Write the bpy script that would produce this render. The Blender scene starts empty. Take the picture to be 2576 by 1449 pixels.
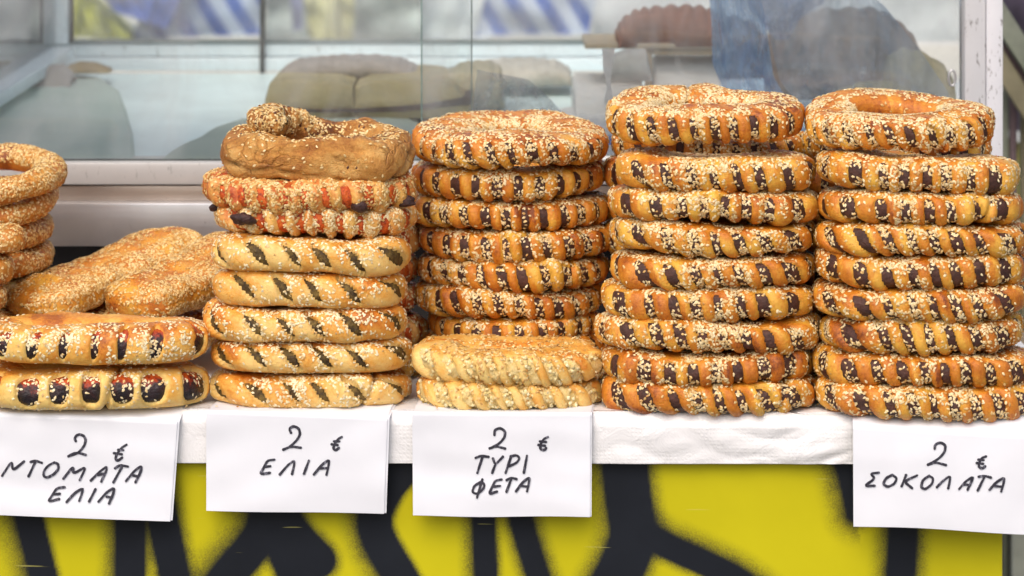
import bpy, math, random
import numpy as np
from mathutils import Vector, Matrix, Euler
random.seed(7); RNG = np.random.default_rng(11)
R = math.radians
SC = bpy.context.scene

# ------------------------------------------------------------------ camera, light, exposure
K = 1.25e-4          # tangent per picture unit (the picture is 2576 x 1449 units)
V0 = -500.0          # picture row of the horizon
H = 0.69             # eye height above the counter top
cam_d = bpy.data.cameras.new('camera'); cam = bpy.data.objects.new('camera', cam_d)
SC.collection.objects.link(cam); SC.camera = cam
cam.location = (0, 0, H); cam.rotation_euler = (R(90), 0, 0)
cam_d.sensor_width = 36; cam_d.lens = 36 / (2576 * K)
cam_d.shift_y = -((724.5 - V0) / 2576)
cam_d.clip_start = 0.05; cam_d.clip_end = 300
cam_d.dof.use_dof = True; cam_d.dof.focus_distance = 3.63; cam_d.dof.aperture_fstop = 5.6

W = bpy.data.worlds.new('World'); SC.world = W; W.use_nodes = True
nt = W.node_tree; nt.nodes.clear()
sky = nt.nodes.new('ShaderNodeTexSky'); sky.sky_type = 'NISHITA'; sky.sun_disc = False
sky.sun_elevation = R(52); sky.sun_rotation = R(200); sky.air_density = 1.0; sky.dust_density = 6.0; sky.ozone_density = 0.6
bg = nt.nodes.new('ShaderNodeBackground'); bg.inputs[1].default_value = 0.15
wo = nt.nodes.new('ShaderNodeOutputWorld')
nt.links.new(sky.outputs[0], bg.inputs[0]); nt.links.new(bg.outputs[0], wo.inputs[0])
sl = bpy.data.lights.new('sun', 'SUN'); sl.energy = 1.05; sl.angle = R(60); sl.color = (1, 0.98, 0.965)
sun = bpy.data.objects.new('sun', sl); SC.collection.objects.link(sun)
# light travels from behind and above the camera, a little from the left
sd = Vector((0.22, 0.80, -0.80)).normalized()
sun.rotation_euler = sd.to_track_quat('-Z', 'Y').to_euler()
SC.view_settings.view_transform = 'Standard'; SC.view_settings.look = 'None'
SC.view_settings.exposure = 0.12; SC.view_settings.gamma = 1
SC.view_settings.use_curve_mapping = False
SC.cycles.use_denoising = True
SC.cycles.max_bounces = 8; SC.cycles.transparent_max_bounces = 16

def P(u, v, d):
    return Vector(((u - 1288) * K * d, d, H - (v - V0) * K * d))
def X(u, d): return (u - 1288) * K * d
def Z(v, d): return H - (v - V0) * K * d

# ------------------------------------------------------------------ helpers
def link(o, parent=None):
    SC.collection.objects.link(o)
    if parent is not None: o.parent = parent
    return o
def tag(o, label=None, cat=None, group=None, kind=None):
    if label: o['label'] = label
    if cat: o['category'] = cat
    if group: o['group'] = group
    if kind: o['kind'] = kind
    return o
def empty(name, loc=(0, 0, 0), rot=(0, 0, 0)):
    o = bpy.data.objects.new(name, None); o.location = loc; o.rotation_euler = rot
    o.empty_display_size = 0.02
    return link(o)
def mesh(name, v, f, mat, parent=None, smooth=True, attrs=None):
    """v (n,3) array, f (m,k) array of one face size"""
    v = np.asarray(v, dtype=np.float32); f = np.asarray(f, dtype=np.int32)
    me = bpy.data.meshes.new(name)
    me.vertices.add(len(v)); me.vertices.foreach_set('co', v.ravel())
    k = f.shape[1]
    me.loops.add(f.size); me.loops.foreach_set('vertex_index', f.ravel())
    me.polygons.add(len(f))
    me.polygons.foreach_set('loop_start', np.arange(0, f.size, k, dtype=np.int32))
    me.polygons.foreach_set('loop_total', np.full(len(f), k, dtype=np.int32))
    me.polygons.foreach_set('use_smooth', np.full(len(f), smooth, dtype=bool))
    for an, av in (attrs or {}).items():
        a = me.attributes.new(an, 'FLOAT', 'POINT'); a.data.foreach_set('value', np.asarray(av, dtype=np.float32).ravel())
    me.update(calc_edges=True)
    me.materials.append(mat)
    return link(bpy.data.objects.new(name, me), parent)
def grid_faces(nu, nv, cu=False, cv=False):
    iu = np.arange(nu if cu else nu - 1); iv = np.arange(nv if cv else nv - 1)
    a, b = np.meshgrid(iu, iv, indexing='ij'); a = a.ravel(); b = b.ravel()
    a2 = (a + 1) % nu; b2 = (b + 1) % nv
    return np.stack([a * nv + b, a2 * nv + b, a2 * nv + b2, a * nv + b2], 1)
class MB:
    """collects bevelled boxes, prisms and tubes into one mesh"""
    def __init__(s): s.v = []; s.f = []
    def add(s, vs, fs):
        n = len(s.v); s.v += [tuple(p) for p in vs]; s.f += [tuple(i + n for i in q) for q in fs]
    def box(s, x0, x1, y0, y1, z0, z1, M=None):
        c = [(x, y, z) for x in (x0, x1) for y in (y0, y1) for z in (z0, z1)]
        if M is not None: c = [M @ Vector(p) for p in c]
        s.add(c, [(0, 1, 3, 2), (4, 6, 7, 5), (0, 4, 5, 1), (2, 3, 7, 6), (0, 2, 6, 4), (1, 5, 7, 3)])
    def bar(s, p, q, w, t):
        p = Vector(p); q = Vector(q); d = (q - p); L = d.length
        M = Matrix.Translation(p) @ d.to_track_quat('Z', 'Y').to_matrix().to_4x4()
        s.box(-w / 2, w / 2, -t / 2, t / 2, 0, L, M)
    def prism(s, pts, y0, y1):
        """polygon in x,z extruded along y"""
        n = len(pts)
        vs = [(x, y0, z) for x, z in pts] + [(x, y1, z) for x, z in pts]
        s.add(vs, [tuple(range(n)), tuple(range(2 * n - 1, n - 1, -1))] + [(i, i + n, (i + 1) % n + n, (i + 1) % n) for i in range(n)])
    def build(s, name, mat, parent=None, bevel=0.0, smooth=False, seg=2):
        me = bpy.data.meshes.new(name); me.from_pydata(s.v, [], s.f); me.update()
        me.materials.append(mat)
        import bmesh
        bm = bmesh.new(); bm.from_mesh(me); bmesh.ops.recalc_face_normals(bm, faces=bm.faces)
        if bevel: bmesh.ops.bevel(bm, geom=list(bm.edges), offset=bevel, segments=seg, affect='EDGES', profile=0.6, clamp_overlap=True)
        bm.to_mesh(me); bm.free()
        if smooth or bevel:
            for p in me.polygons: p.use_smooth = True
            try: me.set_sharp_from_angle(angle=R(40))
            except Exception: pass
        return link(bpy.data.objects.new(name, me), parent)
def sst(x, a, b):
    t = np.clip((x - a) / (b - a), 0, 1); return t * t * (3 - 2 * t)
class Noise:
    """smooth random field made of sine waves"""
    def __init__(s, n=10, f=1.0, rng=None, dim=3):
        r = rng or RNG
        s.k = r.normal(size=(n, dim)) * f; s.p = r.uniform(0, 6.283, n); s.n = n
    def __call__(s, *c):
        out = 0
        for k, p in zip(s.k, s.p):
            ph = p
            for a, b in zip(k, c): ph = ph + a * b
            out = out + np.sin(ph)
        return out / math.sqrt(s.n) * 1.2

# ------------------------------------------------------------------ materials
class NB:
    def __init__(s, name):
        s.m = bpy.data.materials.new(name); s.m.use_nodes = True
        s.t = s.m.node_tree; s.t.nodes.clear()
        s.out = s.n('ShaderNodeOutputMaterial'); s._co = None
    def n(s, typ, **kw):
        x = s.t.nodes.new(typ)
        for k, v in kw.items(): setattr(x, k, v)
        return x
    def l(s, a, b): s.t.links.new(a, b)
    def co(s, obj=False):
        if obj:
            return s.n('ShaderNodeTexCoord').outputs['Object']
        if s._co is None: s._co = s.n('ShaderNodeNewGeometry').outputs['Position']
        return s._co
    def noise(s, scale, detail=3, rough=0.55, vec=None, stretch=None, dist=0.0):
        x = s.n('ShaderNodeTexNoise'); x.inputs['Scale'].default_value = scale
        x.inputs['Detail'].default_value = detail; x.inputs['Roughness'].default_value = rough
        x.inputs['Distortion'].default_value = dist
        vec = vec or s.co()
        if stretch:
            mp = s.n('ShaderNodeMapping'); mp.inputs['Scale'].default_value = stretch
            s.l(vec, mp.inputs[0]); vec = mp.outputs[0]
        s.l(vec, x.inputs['Vector']); return x.outputs[0]
    def ramp(s, fac, stops, interp='LINEAR'):
        x = s.n('ShaderNodeValToRGB'); r = x.color_ramp; r.interpolation = interp
        while len(r.elements) < len(stops): r.elements.new(0.5)
        for e, (p, c) in zip(r.elements, stops):
            e.position = p; e.color = tuple(c) + (1,) if len(c) == 3 else c
        s.l(fac, x.inputs[0]); return x.outputs[0]
    def math(s, op, a, b=None, clamp=False):
        x = s.n('ShaderNodeMath', operation=op); x.use_clamp = clamp
        for i, q in enumerate((a, b)):
            if q is None: continue
            if isinstance(q, (int, float)): x.inputs[i].default_value = q
            else: s.l(q, x.inputs[i])
        return x.outputs[0]
    def mix(s, fac, a, b, blend='MIX'):
        x = s.n('ShaderNodeMix', data_type='RGBA', blend_type=blend)
        for i, q in ((0, fac), (6, a), (7, b)):
            if isinstance(q, (int, float)): x.inputs[i].default_value = q
            elif isinstance(q, tuple): x.inputs[i].default_value = q + (1,)
            else: s.l(q, x.inputs[i])
        return x.outputs[2]
    def bump(s, h, strength=0.5, dist=0.001, normal=None):
        x = s.n('ShaderNodeBump'); x.inputs['Strength'].default_value = strength; x.inputs['Distance'].default_value = dist
        s.l(h, x.inputs['Height'])
        if normal is not None: s.l(normal, x.inputs['Normal'])
        return x.outputs[0]
    def bsdf(s, color, rough=0.5, normal=None, metal=0.0, spec=0.5, sss=0.0, sssr=(1, .5, .2), coat=0.0, sheen=0):
        x = s.n('ShaderNodeBsdfPrincipled')
        for k, q in (('Base Color', color), ('Roughness', rough), ('Metallic', metal), ('Specular IOR Level', spec), ('Subsurface Weight', sss), ('Coat Weight', coat)):
            if isinstance(q, (int, float)): x.inputs[k].default_value = q
            elif isinstance(q, tuple): x.inputs[k].default_value = q + (1,)
            else: s.l(q, x.inputs[k])
        if sss: x.inputs['Subsurface Radius'].default_value = sssr; x.inputs['Subsurface Scale'].default_value = 0.004
        if normal is not None: s.l(normal, x.inputs['Normal'])
        s.l(x.outputs[0], s.out.inputs[0]); return x

def dough(name, pale, mid, dark, burnt, rough=0.34, flaky=0.5, bumpd=.0018, cracks=False):
    b = NB(name)
    at = b.n('ShaderNodeAttribute', attribute_name='tone').outputs['Fac']
    n1 = b.noise(45, 4); n2 = b.noise(260, 4, 0.65); n3 = b.noise(900, 3, 0.7)
    t = b.math('ADD', at, b.math('MULTIPLY', b.math('SUBTRACT', n1, 0.5), 1.2))
    t = b.math('ADD', t, b.math('MULTIPLY', b.math('SUBTRACT', n2, 0.5), 0.75))
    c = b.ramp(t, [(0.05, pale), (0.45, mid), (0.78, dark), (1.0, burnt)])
    sp = b.ramp(b.noise(420, 2), [(0.66, (1, 1, 1)), (0.74, (0.62, 0.45, 0.32))])
    c = b.mix(0.8, c, sp, 'MULTIPLY')
    h = b.math('ADD', b.math('MULTIPLY', n2, 0.7), b.math('MULTIPLY', n3, 0.35))
    nl = b.noise(150, 3, stretch=(1, 1, 5))
    h = b.math('ADD', h, b.math('MULTIPLY', nl, 0.8 * flaky))
    if cracks:
        vo = b.n('ShaderNodeTexVoronoi', feature='DISTANCE_TO_EDGE'); vo.inputs['Scale'].default_value = 46
        wn = b.n('ShaderNodeTexNoise'); wn.inputs['Scale'].default_value = 60; wn.inputs['Detail'].default_value = 4; b.l(b.co(), wn.inputs['Vector'])
        va = b.n('ShaderNodeVectorMath', operation='MULTIPLY_ADD'); va.inputs[1].default_value = (.02, .02, .02); b.l(wn.outputs['Color'], va.inputs[0]); b.l(b.co(), va.inputs[2])
        b.l(va.outputs[0], vo.inputs['Vector'])
        ck = b.ramp(vo.outputs['Distance'], [(0.0, (0, 0, 0)), (.10, (1, 1, 1))])
        ck = b.mix(b.ramp(b.noise(22, 3), [(.42, (0, 0, 0)), (.55, (1, 1, 1))]), (1.0, 1.0, 1.0), ck)
        h = b.math('ADD', h, b.math('MULTIPLY', ck, .55))
        c = b.mix(b.math('MULTIPLY', b.math('SUBTRACT', 1.0, ck), .55), c, dark)
    b.bsdf(c, b.math('ADD', rough - 0.1, b.math('MULTIPLY', n2, 0.3)), b.bump(h, 0.8, bumpd), sss=0.12, sssr=(1, .45, .15))
    return b.m
def plain(name, col, rough=0.6, var=0.12, scale=30, bump=0.2, bdist=0.001, metal=0.0, bscale=200, spec=0.5, stretch=None):
    b = NB(name)
    n = b.noise(scale, 4, stretch=stretch)
    lo = tuple(max(0, c * (1 - var * 1.6)) for c in col); hi = tuple(min(1, c * (1 + var)) for c in col)
    c = b.ramp(n, [(0.3, lo), (0.7, hi)])
    b.bsdf(c, rough, b.bump(b.noise(bscale, 3, stretch=stretch), bump, bdist), metal, spec)
    return b.m
M = {}
M['dough_choc'] = dough('dough_choc', (.80, .44, .060), (.66, .235, .019), (.49, .135, .009), (.22, .05, .007))
M['dough_olive'] = dough('dough_olive', (.86, .575, .19), (.78, .37, .058), (.64, .20, .018), (.38, .10, .009), flaky=0.15)
M['dough_tomato'] = dough('dough_tomato', (.87, .60, .19), (.81, .43, .078), (.68, .235, .022), (.40, .11, .015), flaky=0.2)
M['dough_feta'] = dough('dough_feta', (.87, .62, .22), (.81, .44, .090), (.68, .235, .024), (.45, .12, .015), flaky=0.6)
M['dough_red'] = dough('dough_red', (.80, .46, .12), (.70, .27, .06), (.52, .09, .015), (.22, .03, .008))
M['dough_bagel'] = dough('dough_bagel', (.66, .31, .055), (.57, .21, .026), (.43, .125, .013), (.24, .06, .009), flaky=0.1)
M['dough_bagel_pale'] = dough('dough_bagel_pale', (.80, .60, .22), (.76, .48, .14), (.62, .31, .06), (.4, .14, .02), flaky=0.1)
M['dough_long'] = dough('dough_long', (.80, .44, .06), (.68, .265, .025), (.50, .14, .012), (.22, .055, .008), flaky=0.2)
M['dough_brown'] = dough('dough_brown', (.74, .44, .14), (.58, .27, .055), (.38, .14, .022), (.14, .04, .01), rough=0.45, flaky=.25, bumpd=.005, cracks=True)

def filling(name, cols, rough=0.35, bscale=320, bd=0.0025, scale=120):
    b = NB(name)
    n = b.noise(scale, 4, 0.6)
    c = b.ramp(n, cols)
    b.bsdf(c, rough, b.bump(b.noise(bscale, 4, 0.7), 0.8, bd)); return b.m
M['chocolate'] = filling('chocolate', [(.3, (.030, .010, .007)), (.7, (.105, .036, .023))], 0.45)
M['olive_paste'] = filling('olive_paste', [(.3, (.02, .010, .003)), (.5, (.085, .050, .010)), (.7, (.23, .15, .03))], 0.5, 220, .004)
M['dark_olive'] = filling('dark_olive', [(.35, (.012, .006, .008)), (.62, (.05, .012, .012)), (.8, (.42, .06, .01))], 0.25, 200, .003, 70)
def two_tone():
    b = NB('tomato_and_olive')
    at = b.n('ShaderNodeAttribute', attribute_name='tone').outputs['Fac']
    n = b.noise(90, 4, .6)
    f = b.math('ADD', at, b.math('MULTIPLY', b.math('SUBTRACT', n, .5), 1.0))
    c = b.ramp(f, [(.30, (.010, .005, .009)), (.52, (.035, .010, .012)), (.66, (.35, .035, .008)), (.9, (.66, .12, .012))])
    b.bsdf(c, .22, b.bump(b.noise(200, 4, .7), .8, .003)); return b.m
M['dark_olive'] = two_tone()
M['tomato'] = filling('tomato', [(.3, (.16, .015, .005)), (.5, (.62, .09, .008)), (.75, (.80, .20, .02))], 0.4, 200, .004)
M['cheese'] = filling('cheese', [(.3, (.74, .50, .15)), (.7, (.88, .72, .36))], 0.5, 220, .004)
M['char'] = filling('char', [(.3, (.015, .006, .006)), (.7, (.07, .02, .015))], 0.5)

def seeds_mat(name, cols, rough=0.42):
    b = NB(name)
    g = b.n('ShaderNodeNewGeometry').outputs['Random Per Island']
    c = b.ramp(g, cols)
    b.bsdf(c, rough, None, sss=0.1, sssr=(1, .7, .4)); return b.m
M['seeds'] = seeds_mat('seeds', [(0, (.52, .27, .08)), (.2, (.72, .47, .18)), (.5, (.82, .62, .31)), (1, (.88, .74, .46))])
M['seeds_white'] = seeds_mat('seeds_white', [(0, (.62, .36, .12)), (.2, (.80, .58, .27)), (.5, (.86, .71, .42)), (1, (.90, .80, .55))])
M['seeds_toast'] = seeds_mat('seeds_toast', [(0, (.46, .20, .04)), (.3, (.66, .38, .11)), (.7, (.80, .55, .22)), (1, (.86, .68, .36))])
M['seeds_mixed'] = seeds_mat('seeds_mixed', [(0, (.06, .02, .01)), (.06, (.12, .04, .02)), (.09, (.60, .30, .08)), (.5, (.76, .54, .22)), (1, (.84, .66, .36))])
M['crumbs'] = seeds_mat('crumbs', [(0, (.70, .52, .18)), (1, (.90, .80, .50))], 0.6)

# ------------------------------------------------------------------ pastry geometry
class Sweep:
    """tube along a curve with a boxy-oval section; u in 0..1 along, v the angle round the section (0 outward, 90 up)"""
    def __init__(s, C, a, b, closed, p=0.8, rng=None, lump=0.0):
        C = np.asarray(C, float); n = len(C)
        if closed:
            T = np.roll(C, -1, 0) - np.roll(C, 1, 0)
            seg = np.linalg.norm(np.roll(C, -1, 0) - C, axis=1)
        else:
            T = np.gradient(C, axis=0); seg = np.linalg.norm(np.diff(C, axis=0), axis=1)
        T /= np.linalg.norm(T, axis=1)[:, None] + 1e-12
        S = np.cross(T, (0, 0, 1.0)); S /= np.linalg.norm(S, axis=1)[:, None] + 1e-12
        U = np.cross(S, T)
        s.C, s.T, s.S, s.U, s.n, s.closed, s.p = C, T, S, U, n, closed, p
        s.a = np.broadcast_to(a, n).astype(float).copy(); s.b = np.broadcast_to(b, n).astype(float).copy()
        s.L = s.Lf = seg.sum(); s.lump = lump
        s.nz = Noise(9, 55, rng)
    def at(s, A, u):
        f = (u % 1.0) * s.n if s.closed else np.clip(u, 0, 1) * (s.n - 1.0001)
        i = np.floor(f).astype(int); t = f - i
        j = (i + 1) % s.n if s.closed else np.minimum(i + 1, s.n - 1)
        i = i % s.n
        if A.ndim == 2: t = t[..., None]
        return A[i] * (1 - t) + A[j] * t
    def pt(s, u, v, off=0.0):
        c, q = np.cos(v), np.sin(v)
        cx = np.sign(c) * np.abs(c) ** s.p; sz = np.sign(q) * np.abs(q) ** s.p
        a = s.at(s.a, u); b = s.at(s.b, u)
        P0 = s.at(s.C, u) + s.at(s.S, u) * (a * cx + off * c)[..., None] + s.at(s.U, u) * (b * sz + off * q)[..., None]
        if s.lump:
            P0 = P0 + (s.at(s.S, u) * c[..., None] + s.at(s.U, u) * q[..., None]) * (s.lump * s.nz(P0[..., 0], P0[..., 1], P0[..., 2]))[..., None]
        return P0
def ring_curve(rx, ry, e, n, wav, rng):
    th = np.linspace(0, 2 * np.pi, 2000, endpoint=False)
    c, s = np.cos(th), np.sin(th)
    x = rx * np.sign(c) * np.abs(c) ** (2 / e); y = ry * np.sign(s) * np.abs(s) ** (2 / e)
    k = rng.uniform(0, 6.28, 4)
    r = 1 + 0.018 * np.sin(2 * th + k[0]) + 0.014 * np.sin(3 * th + k[1])
    z = wav * (np.sin(2 * th + k[2]) * 0.6 + 0.4 * np.sin(3 * th + k[3]))
    Q = np.stack([x * r, y * r, z], 1)
    d = np.linalg.norm(np.roll(Q, -1, 0) - Q, axis=1); cs = np.concatenate([[0], np.cumsum(d)])
    t = np.linspace(0, cs[-1], n, endpoint=False)
    Qc = np.vstack([Q, Q[:1]])
    return np.stack([np.interp(t, cs, Qc[:, i]) for i in range(3)], 1)

SEED = np.array([(.5, 0, 0), (-.5, 0, 0),
                 (-.16, .5, -.1), (-.12, .12, .5), (-.16, -.5, -.1),
                 (.22, .34, -.1), (.22, .05, .38), (.22, -.34, -.1)])
SEED_F = np.array([(1, 3, 2), (1, 4, 3), (2, 3, 6), (2, 6, 5), (3, 4, 7), (3, 7, 6), (0, 5, 6), (0, 6, 7)])
def scatter(name, p, nrm, mat, parent, size=(.0040, .0025, .0013), rng=RNG, tilt=0.25, lift=0.0004, align=None):
    n = len(p)
    if n == 0: return None
    nrm = nrm + rng.normal(size=(n, 3)) * tilt; nrm /= np.linalg.norm(nrm, axis=1)[:, None]
    t1 = np.cross(nrm, rng.normal(size=(n, 3))); t1 /= np.linalg.norm(t1, axis=1)[:, None] + 1e-9
    t2 = np.cross(nrm, t1)
    sc = rng.uniform(.82, 1.15, n)[:, None, None]
    V = (p + nrm * lift)[:, None, :] + sc * (SEED[None, :, 0:1] * size[0] * t1[:, None, :] + SEED[None, :, 1:2] * size[1] * t2[:, None, :] + SEED[None, :, 2:3] * size[2] * nrm[:, None, :])
    F = SEED_F[None] + (np.arange(n) * len(SEED))[:, None, None]
    o = mesh(name, V.reshape(-1, 3), F.reshape(-1, 3), mat, parent)
    o['kind'] = 'stuff'
    return o

def make_pastry(root, sw, rng, crust_mat, fill_mat=None, nslot=0, pitch=None, w=.0085, vt=55, vb=-70, slant=0.004, bulge=.0022, shape=(2.4, 4), uniform=False, ccount=0, lowbare=.6, sky=.10, depth=.009, fillin=.0035,
                skip=(), creases=(), seedn=900, seedmat='seeds', vrange=(-65, 95), nu=300, nvd=22, nvr=9, top=False, fill_seeds=1.0, patch=0.35, knot=None,
                seed_size=(.0046, .0028, .0015), tone0=.42, tonev=.30, ripple=0.0, clusters=True, bare=None, fillbump=0.0, wvar=.2):
    L = sw.Lf if sw.closed else sw.L
    if nslot: pitch = L / nslot
    jit = rng.uniform(-.06, .06, max(nslot, 1)); wk = w * rng.uniform(1 - wvar, 1 + wvar, max(nslot, 1))
    vtk = np.radians(vt + rng.uniform(-8, 8, max(nslot, 1))); vbk = np.radians(vb + rng.uniform(-6, 6, max(nslot, 1)))
    srand = rng.uniform(-1, 1, max(nslot, 1) + 1); present = np.ones(max(nslot, 1)); slk = slant * rng.uniform(.7, 1.3, max(nslot, 1))
    for k in skip: present[k % max(nslot, 1)] = 0
    nz = Noise(8, 60, rng); nz2 = Noise(8, 160, rng); nzc = Noise(9, 110, rng)
    def slots(u, v):
        if not nslot: return np.zeros_like(u), np.ones_like(u), np.zeros(u.shape, int)
        ve = (v + np.pi) % (2 * np.pi) - np.pi
        ph = (u * L + slant * ve) / pitch
        i = np.floor(ph).astype(int) % nslot
        du = (ph - np.floor(ph) - .5 - jit[i]) * pitch
        vm = (vtk[i] + vbk[i]) / 2; vh = (vtk[i] - vbk[i]) / 2
        q = (np.abs(du) / wk[i]) ** shape[0] + (np.abs(ve - vm) / vh) ** shape[1]
        m = (1 - sst(q, .7, 1.25)) * present[i]
        return m, np.abs(du) / (pitch / 2), i
    def crust(u, v):
        m, t, i = slots(u, v)
        ve = (v + np.pi) % (2 * np.pi) - np.pi
        d = 0.0
        if nslot:
            win = 1 - sst(np.abs(ve - np.radians((vt + vb) / 2)), np.radians((vt - vb) / 2) * .8, np.radians((vt - vb) / 2) * 1.35)
            d = bulge * (sst(t, .2, .85) - .5) * 2 * win * (.6 + .4 * present[i]) - depth * m
        if knot is not None:
            uu = (u - knot + .5) % 1.0 - .5
            s_ = uu * L
            d = d + .006 * np.exp(-(s_ / .016) ** 2) * np.exp(-((ve - .3) / 1.1) ** 2) - .007 * np.exp(-((s_ - .019 - .006 * ve) / .0028) ** 2)
        for cu0, cu1, cf_, cd_, cw_ in creases:
            d = d - cd_ * np.exp(-((ve - cf_(u)) / cw_) ** 2) * sst(u, cu0, cu0 + .05) * (1 - sst(u, cu1 - .05, cu1))
        if ripple: d = d + ripple * nz2(u * L, v * .02, u * 0)
        return d
    def fill(u, v):
        m, t, i = slots(u, v)
        return -fillin + .0015 * (1 - np.clip(t * 1.4, 0, 1) ** 2) + .0006 * nz2(u * L * 1.5, v * .03, u) + (fillbump * nzc(u * L * 3, v * .06, u) if fillbump else 0)
    vd = np.linspace(R(-105), R(115), nvd, endpoint=False); vr = np.linspace(R(115), R(255), nvr, endpoint=False)
    if top: vd = np.linspace(R(-105), R(200), nvd + 14, endpoint=False); vr = np.linspace(R(200), R(255), 4, endpoint=False)
    vv = np.concatenate([vd, vr])
    uu = np.linspace(0, 1, nu, endpoint=not sw.closed)
    U_, V_ = np.meshgrid(uu, vv, indexing='ij')
    d = crust(U_, V_); m, t, i = slots(U_, V_)
    Pc = sw.pt(U_, V_, d)
    ve = (V_ + np.pi) % (2 * np.pi) - np.pi
    tone = tone0 + tonev * .8 * srand[i] * np.clip(t * 1.3, 0, 1) + .16 * nz(Pc[..., 0], Pc[..., 1], Pc[..., 2]) - .55 * np.clip(m * 4, 0, 1) + sky * np.sin(ve)  # sky weight: crust tops bake browner, bellies stay pale
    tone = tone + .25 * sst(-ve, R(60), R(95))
    if knot is not None: tone = tone - .45 * np.exp(-((((U_ - knot + .5) % 1.0 - .5) * L - .004) / .012) ** 2) * (ve < R(50))
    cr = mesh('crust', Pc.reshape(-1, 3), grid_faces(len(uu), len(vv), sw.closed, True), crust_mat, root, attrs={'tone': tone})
    if fill_mat is not None and nslot:
        va = np.linspace(R(vb - 22), R(vt + 18), 11); nfill = 200 if nu >= 300 else 130
        U2, V2 = np.meshgrid(np.linspace(0, 1, nfill, endpoint=not sw.closed), va, indexing='ij')
        f = fill(U2, V2)
        f[:, 0] -= .006; f[:, -1] -= .006
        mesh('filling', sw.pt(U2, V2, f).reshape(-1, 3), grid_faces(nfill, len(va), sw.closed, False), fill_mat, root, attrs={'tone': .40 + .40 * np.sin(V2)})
    # seeds
    if seedn:
        N = int(seedn * 2.4)
        u = rng.uniform(0, 1, N); v = np.radians(rng.uniform(vrange[0], vrange[1], N))
        def surf(u, v):
            return np.maximum(crust(u, v), fill(u, v)) if (fill_mat is not None and nslot) else crust(u, v)
        m, t, i = slots(u, v)
        wgt = 0.75 + .45 * nz(u * L * 2.2, v * .04, u * 0 + .3)
        if uniform: wgt = .95 + 0 * wgt
        if clusters: wgt = wgt + .28 * nzc(u * L * 2, v * .05, u * 0)
        wgt = wgt * np.where(m > .5, fill_seeds, 1.0)
        wgt = wgt * (1 - .6 * sst(-v, R(20), R(60))) * (1 - patch * .0)
        if nslot:  # strips whose egg-washed crest stayed bare
            wgt = wgt * np.where((srand[i] > 1 - 2 * patch) & (m < .4) & (v < R(38)), .10, 1)
        if nslot: wgt = wgt * np.where(m < .3, 1 - lowbare * sst(-v, R(-8), R(35)), 1)
        # the hidden far side carries fewer
        Pu = sw.at(sw.C, u)
        if sw.closed: wgt = wgt * np.where(Pu[:, 1] > 0.35 * sw.C[:, 1].max(), .9 if top else .12, 1)
        if bare is not None: wgt = wgt * bare(u, v)
        keep = rng.uniform(0, 1, N) * 1.25 < wgt
        u, v = u[keep][:seedn], v[keep][:seedn]
        e1, e2 = .0012 / L, .03
        p0 = sw.pt(u, v, surf(u, v))
        pu = sw.pt(u + e1, v, surf(u + e1, v)) - p0; pv = sw.pt(u, v + e2, surf(u, v + e2)) - p0
        nr = np.cross(pu, pv); nr /= np.linalg.norm(nr, axis=1)[:, None] + 1e-12
        out = sw.at(sw.S, u) * np.cos(v)[:, None] + sw.at(sw.U, u) * np.sin(v)[:, None]
        nr = np.where(((nr * out).sum(1) < 0)[:, None], -nr, nr)
        nr = nr * .7 + out * .5
        scatter('sesame_seeds', p0, nr, M[seedmat], root, seed_size, rng)
        if ccount:
            u = rng.uniform(0, 1, ccount * 6); v = np.radians(rng.uniform(-60, 50, ccount * 6)); mm = slots(u, v)[0]
            k = (mm > .8) & (nz2(u * L * 2, v * .05, u) > -.2); u, v = u[k][:ccount], v[k][:ccount]
            out = sw.at(sw.S, u) * np.cos(v)[:, None] + sw.at(sw.U, u) * np.sin(v)[:, None]
            scatter('cheese_crumbs', sw.pt(u, v, fill(u, v)), out, M['crumbs'], root, (.0052, .0044, .0042), rng, .8)
    return cr

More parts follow.
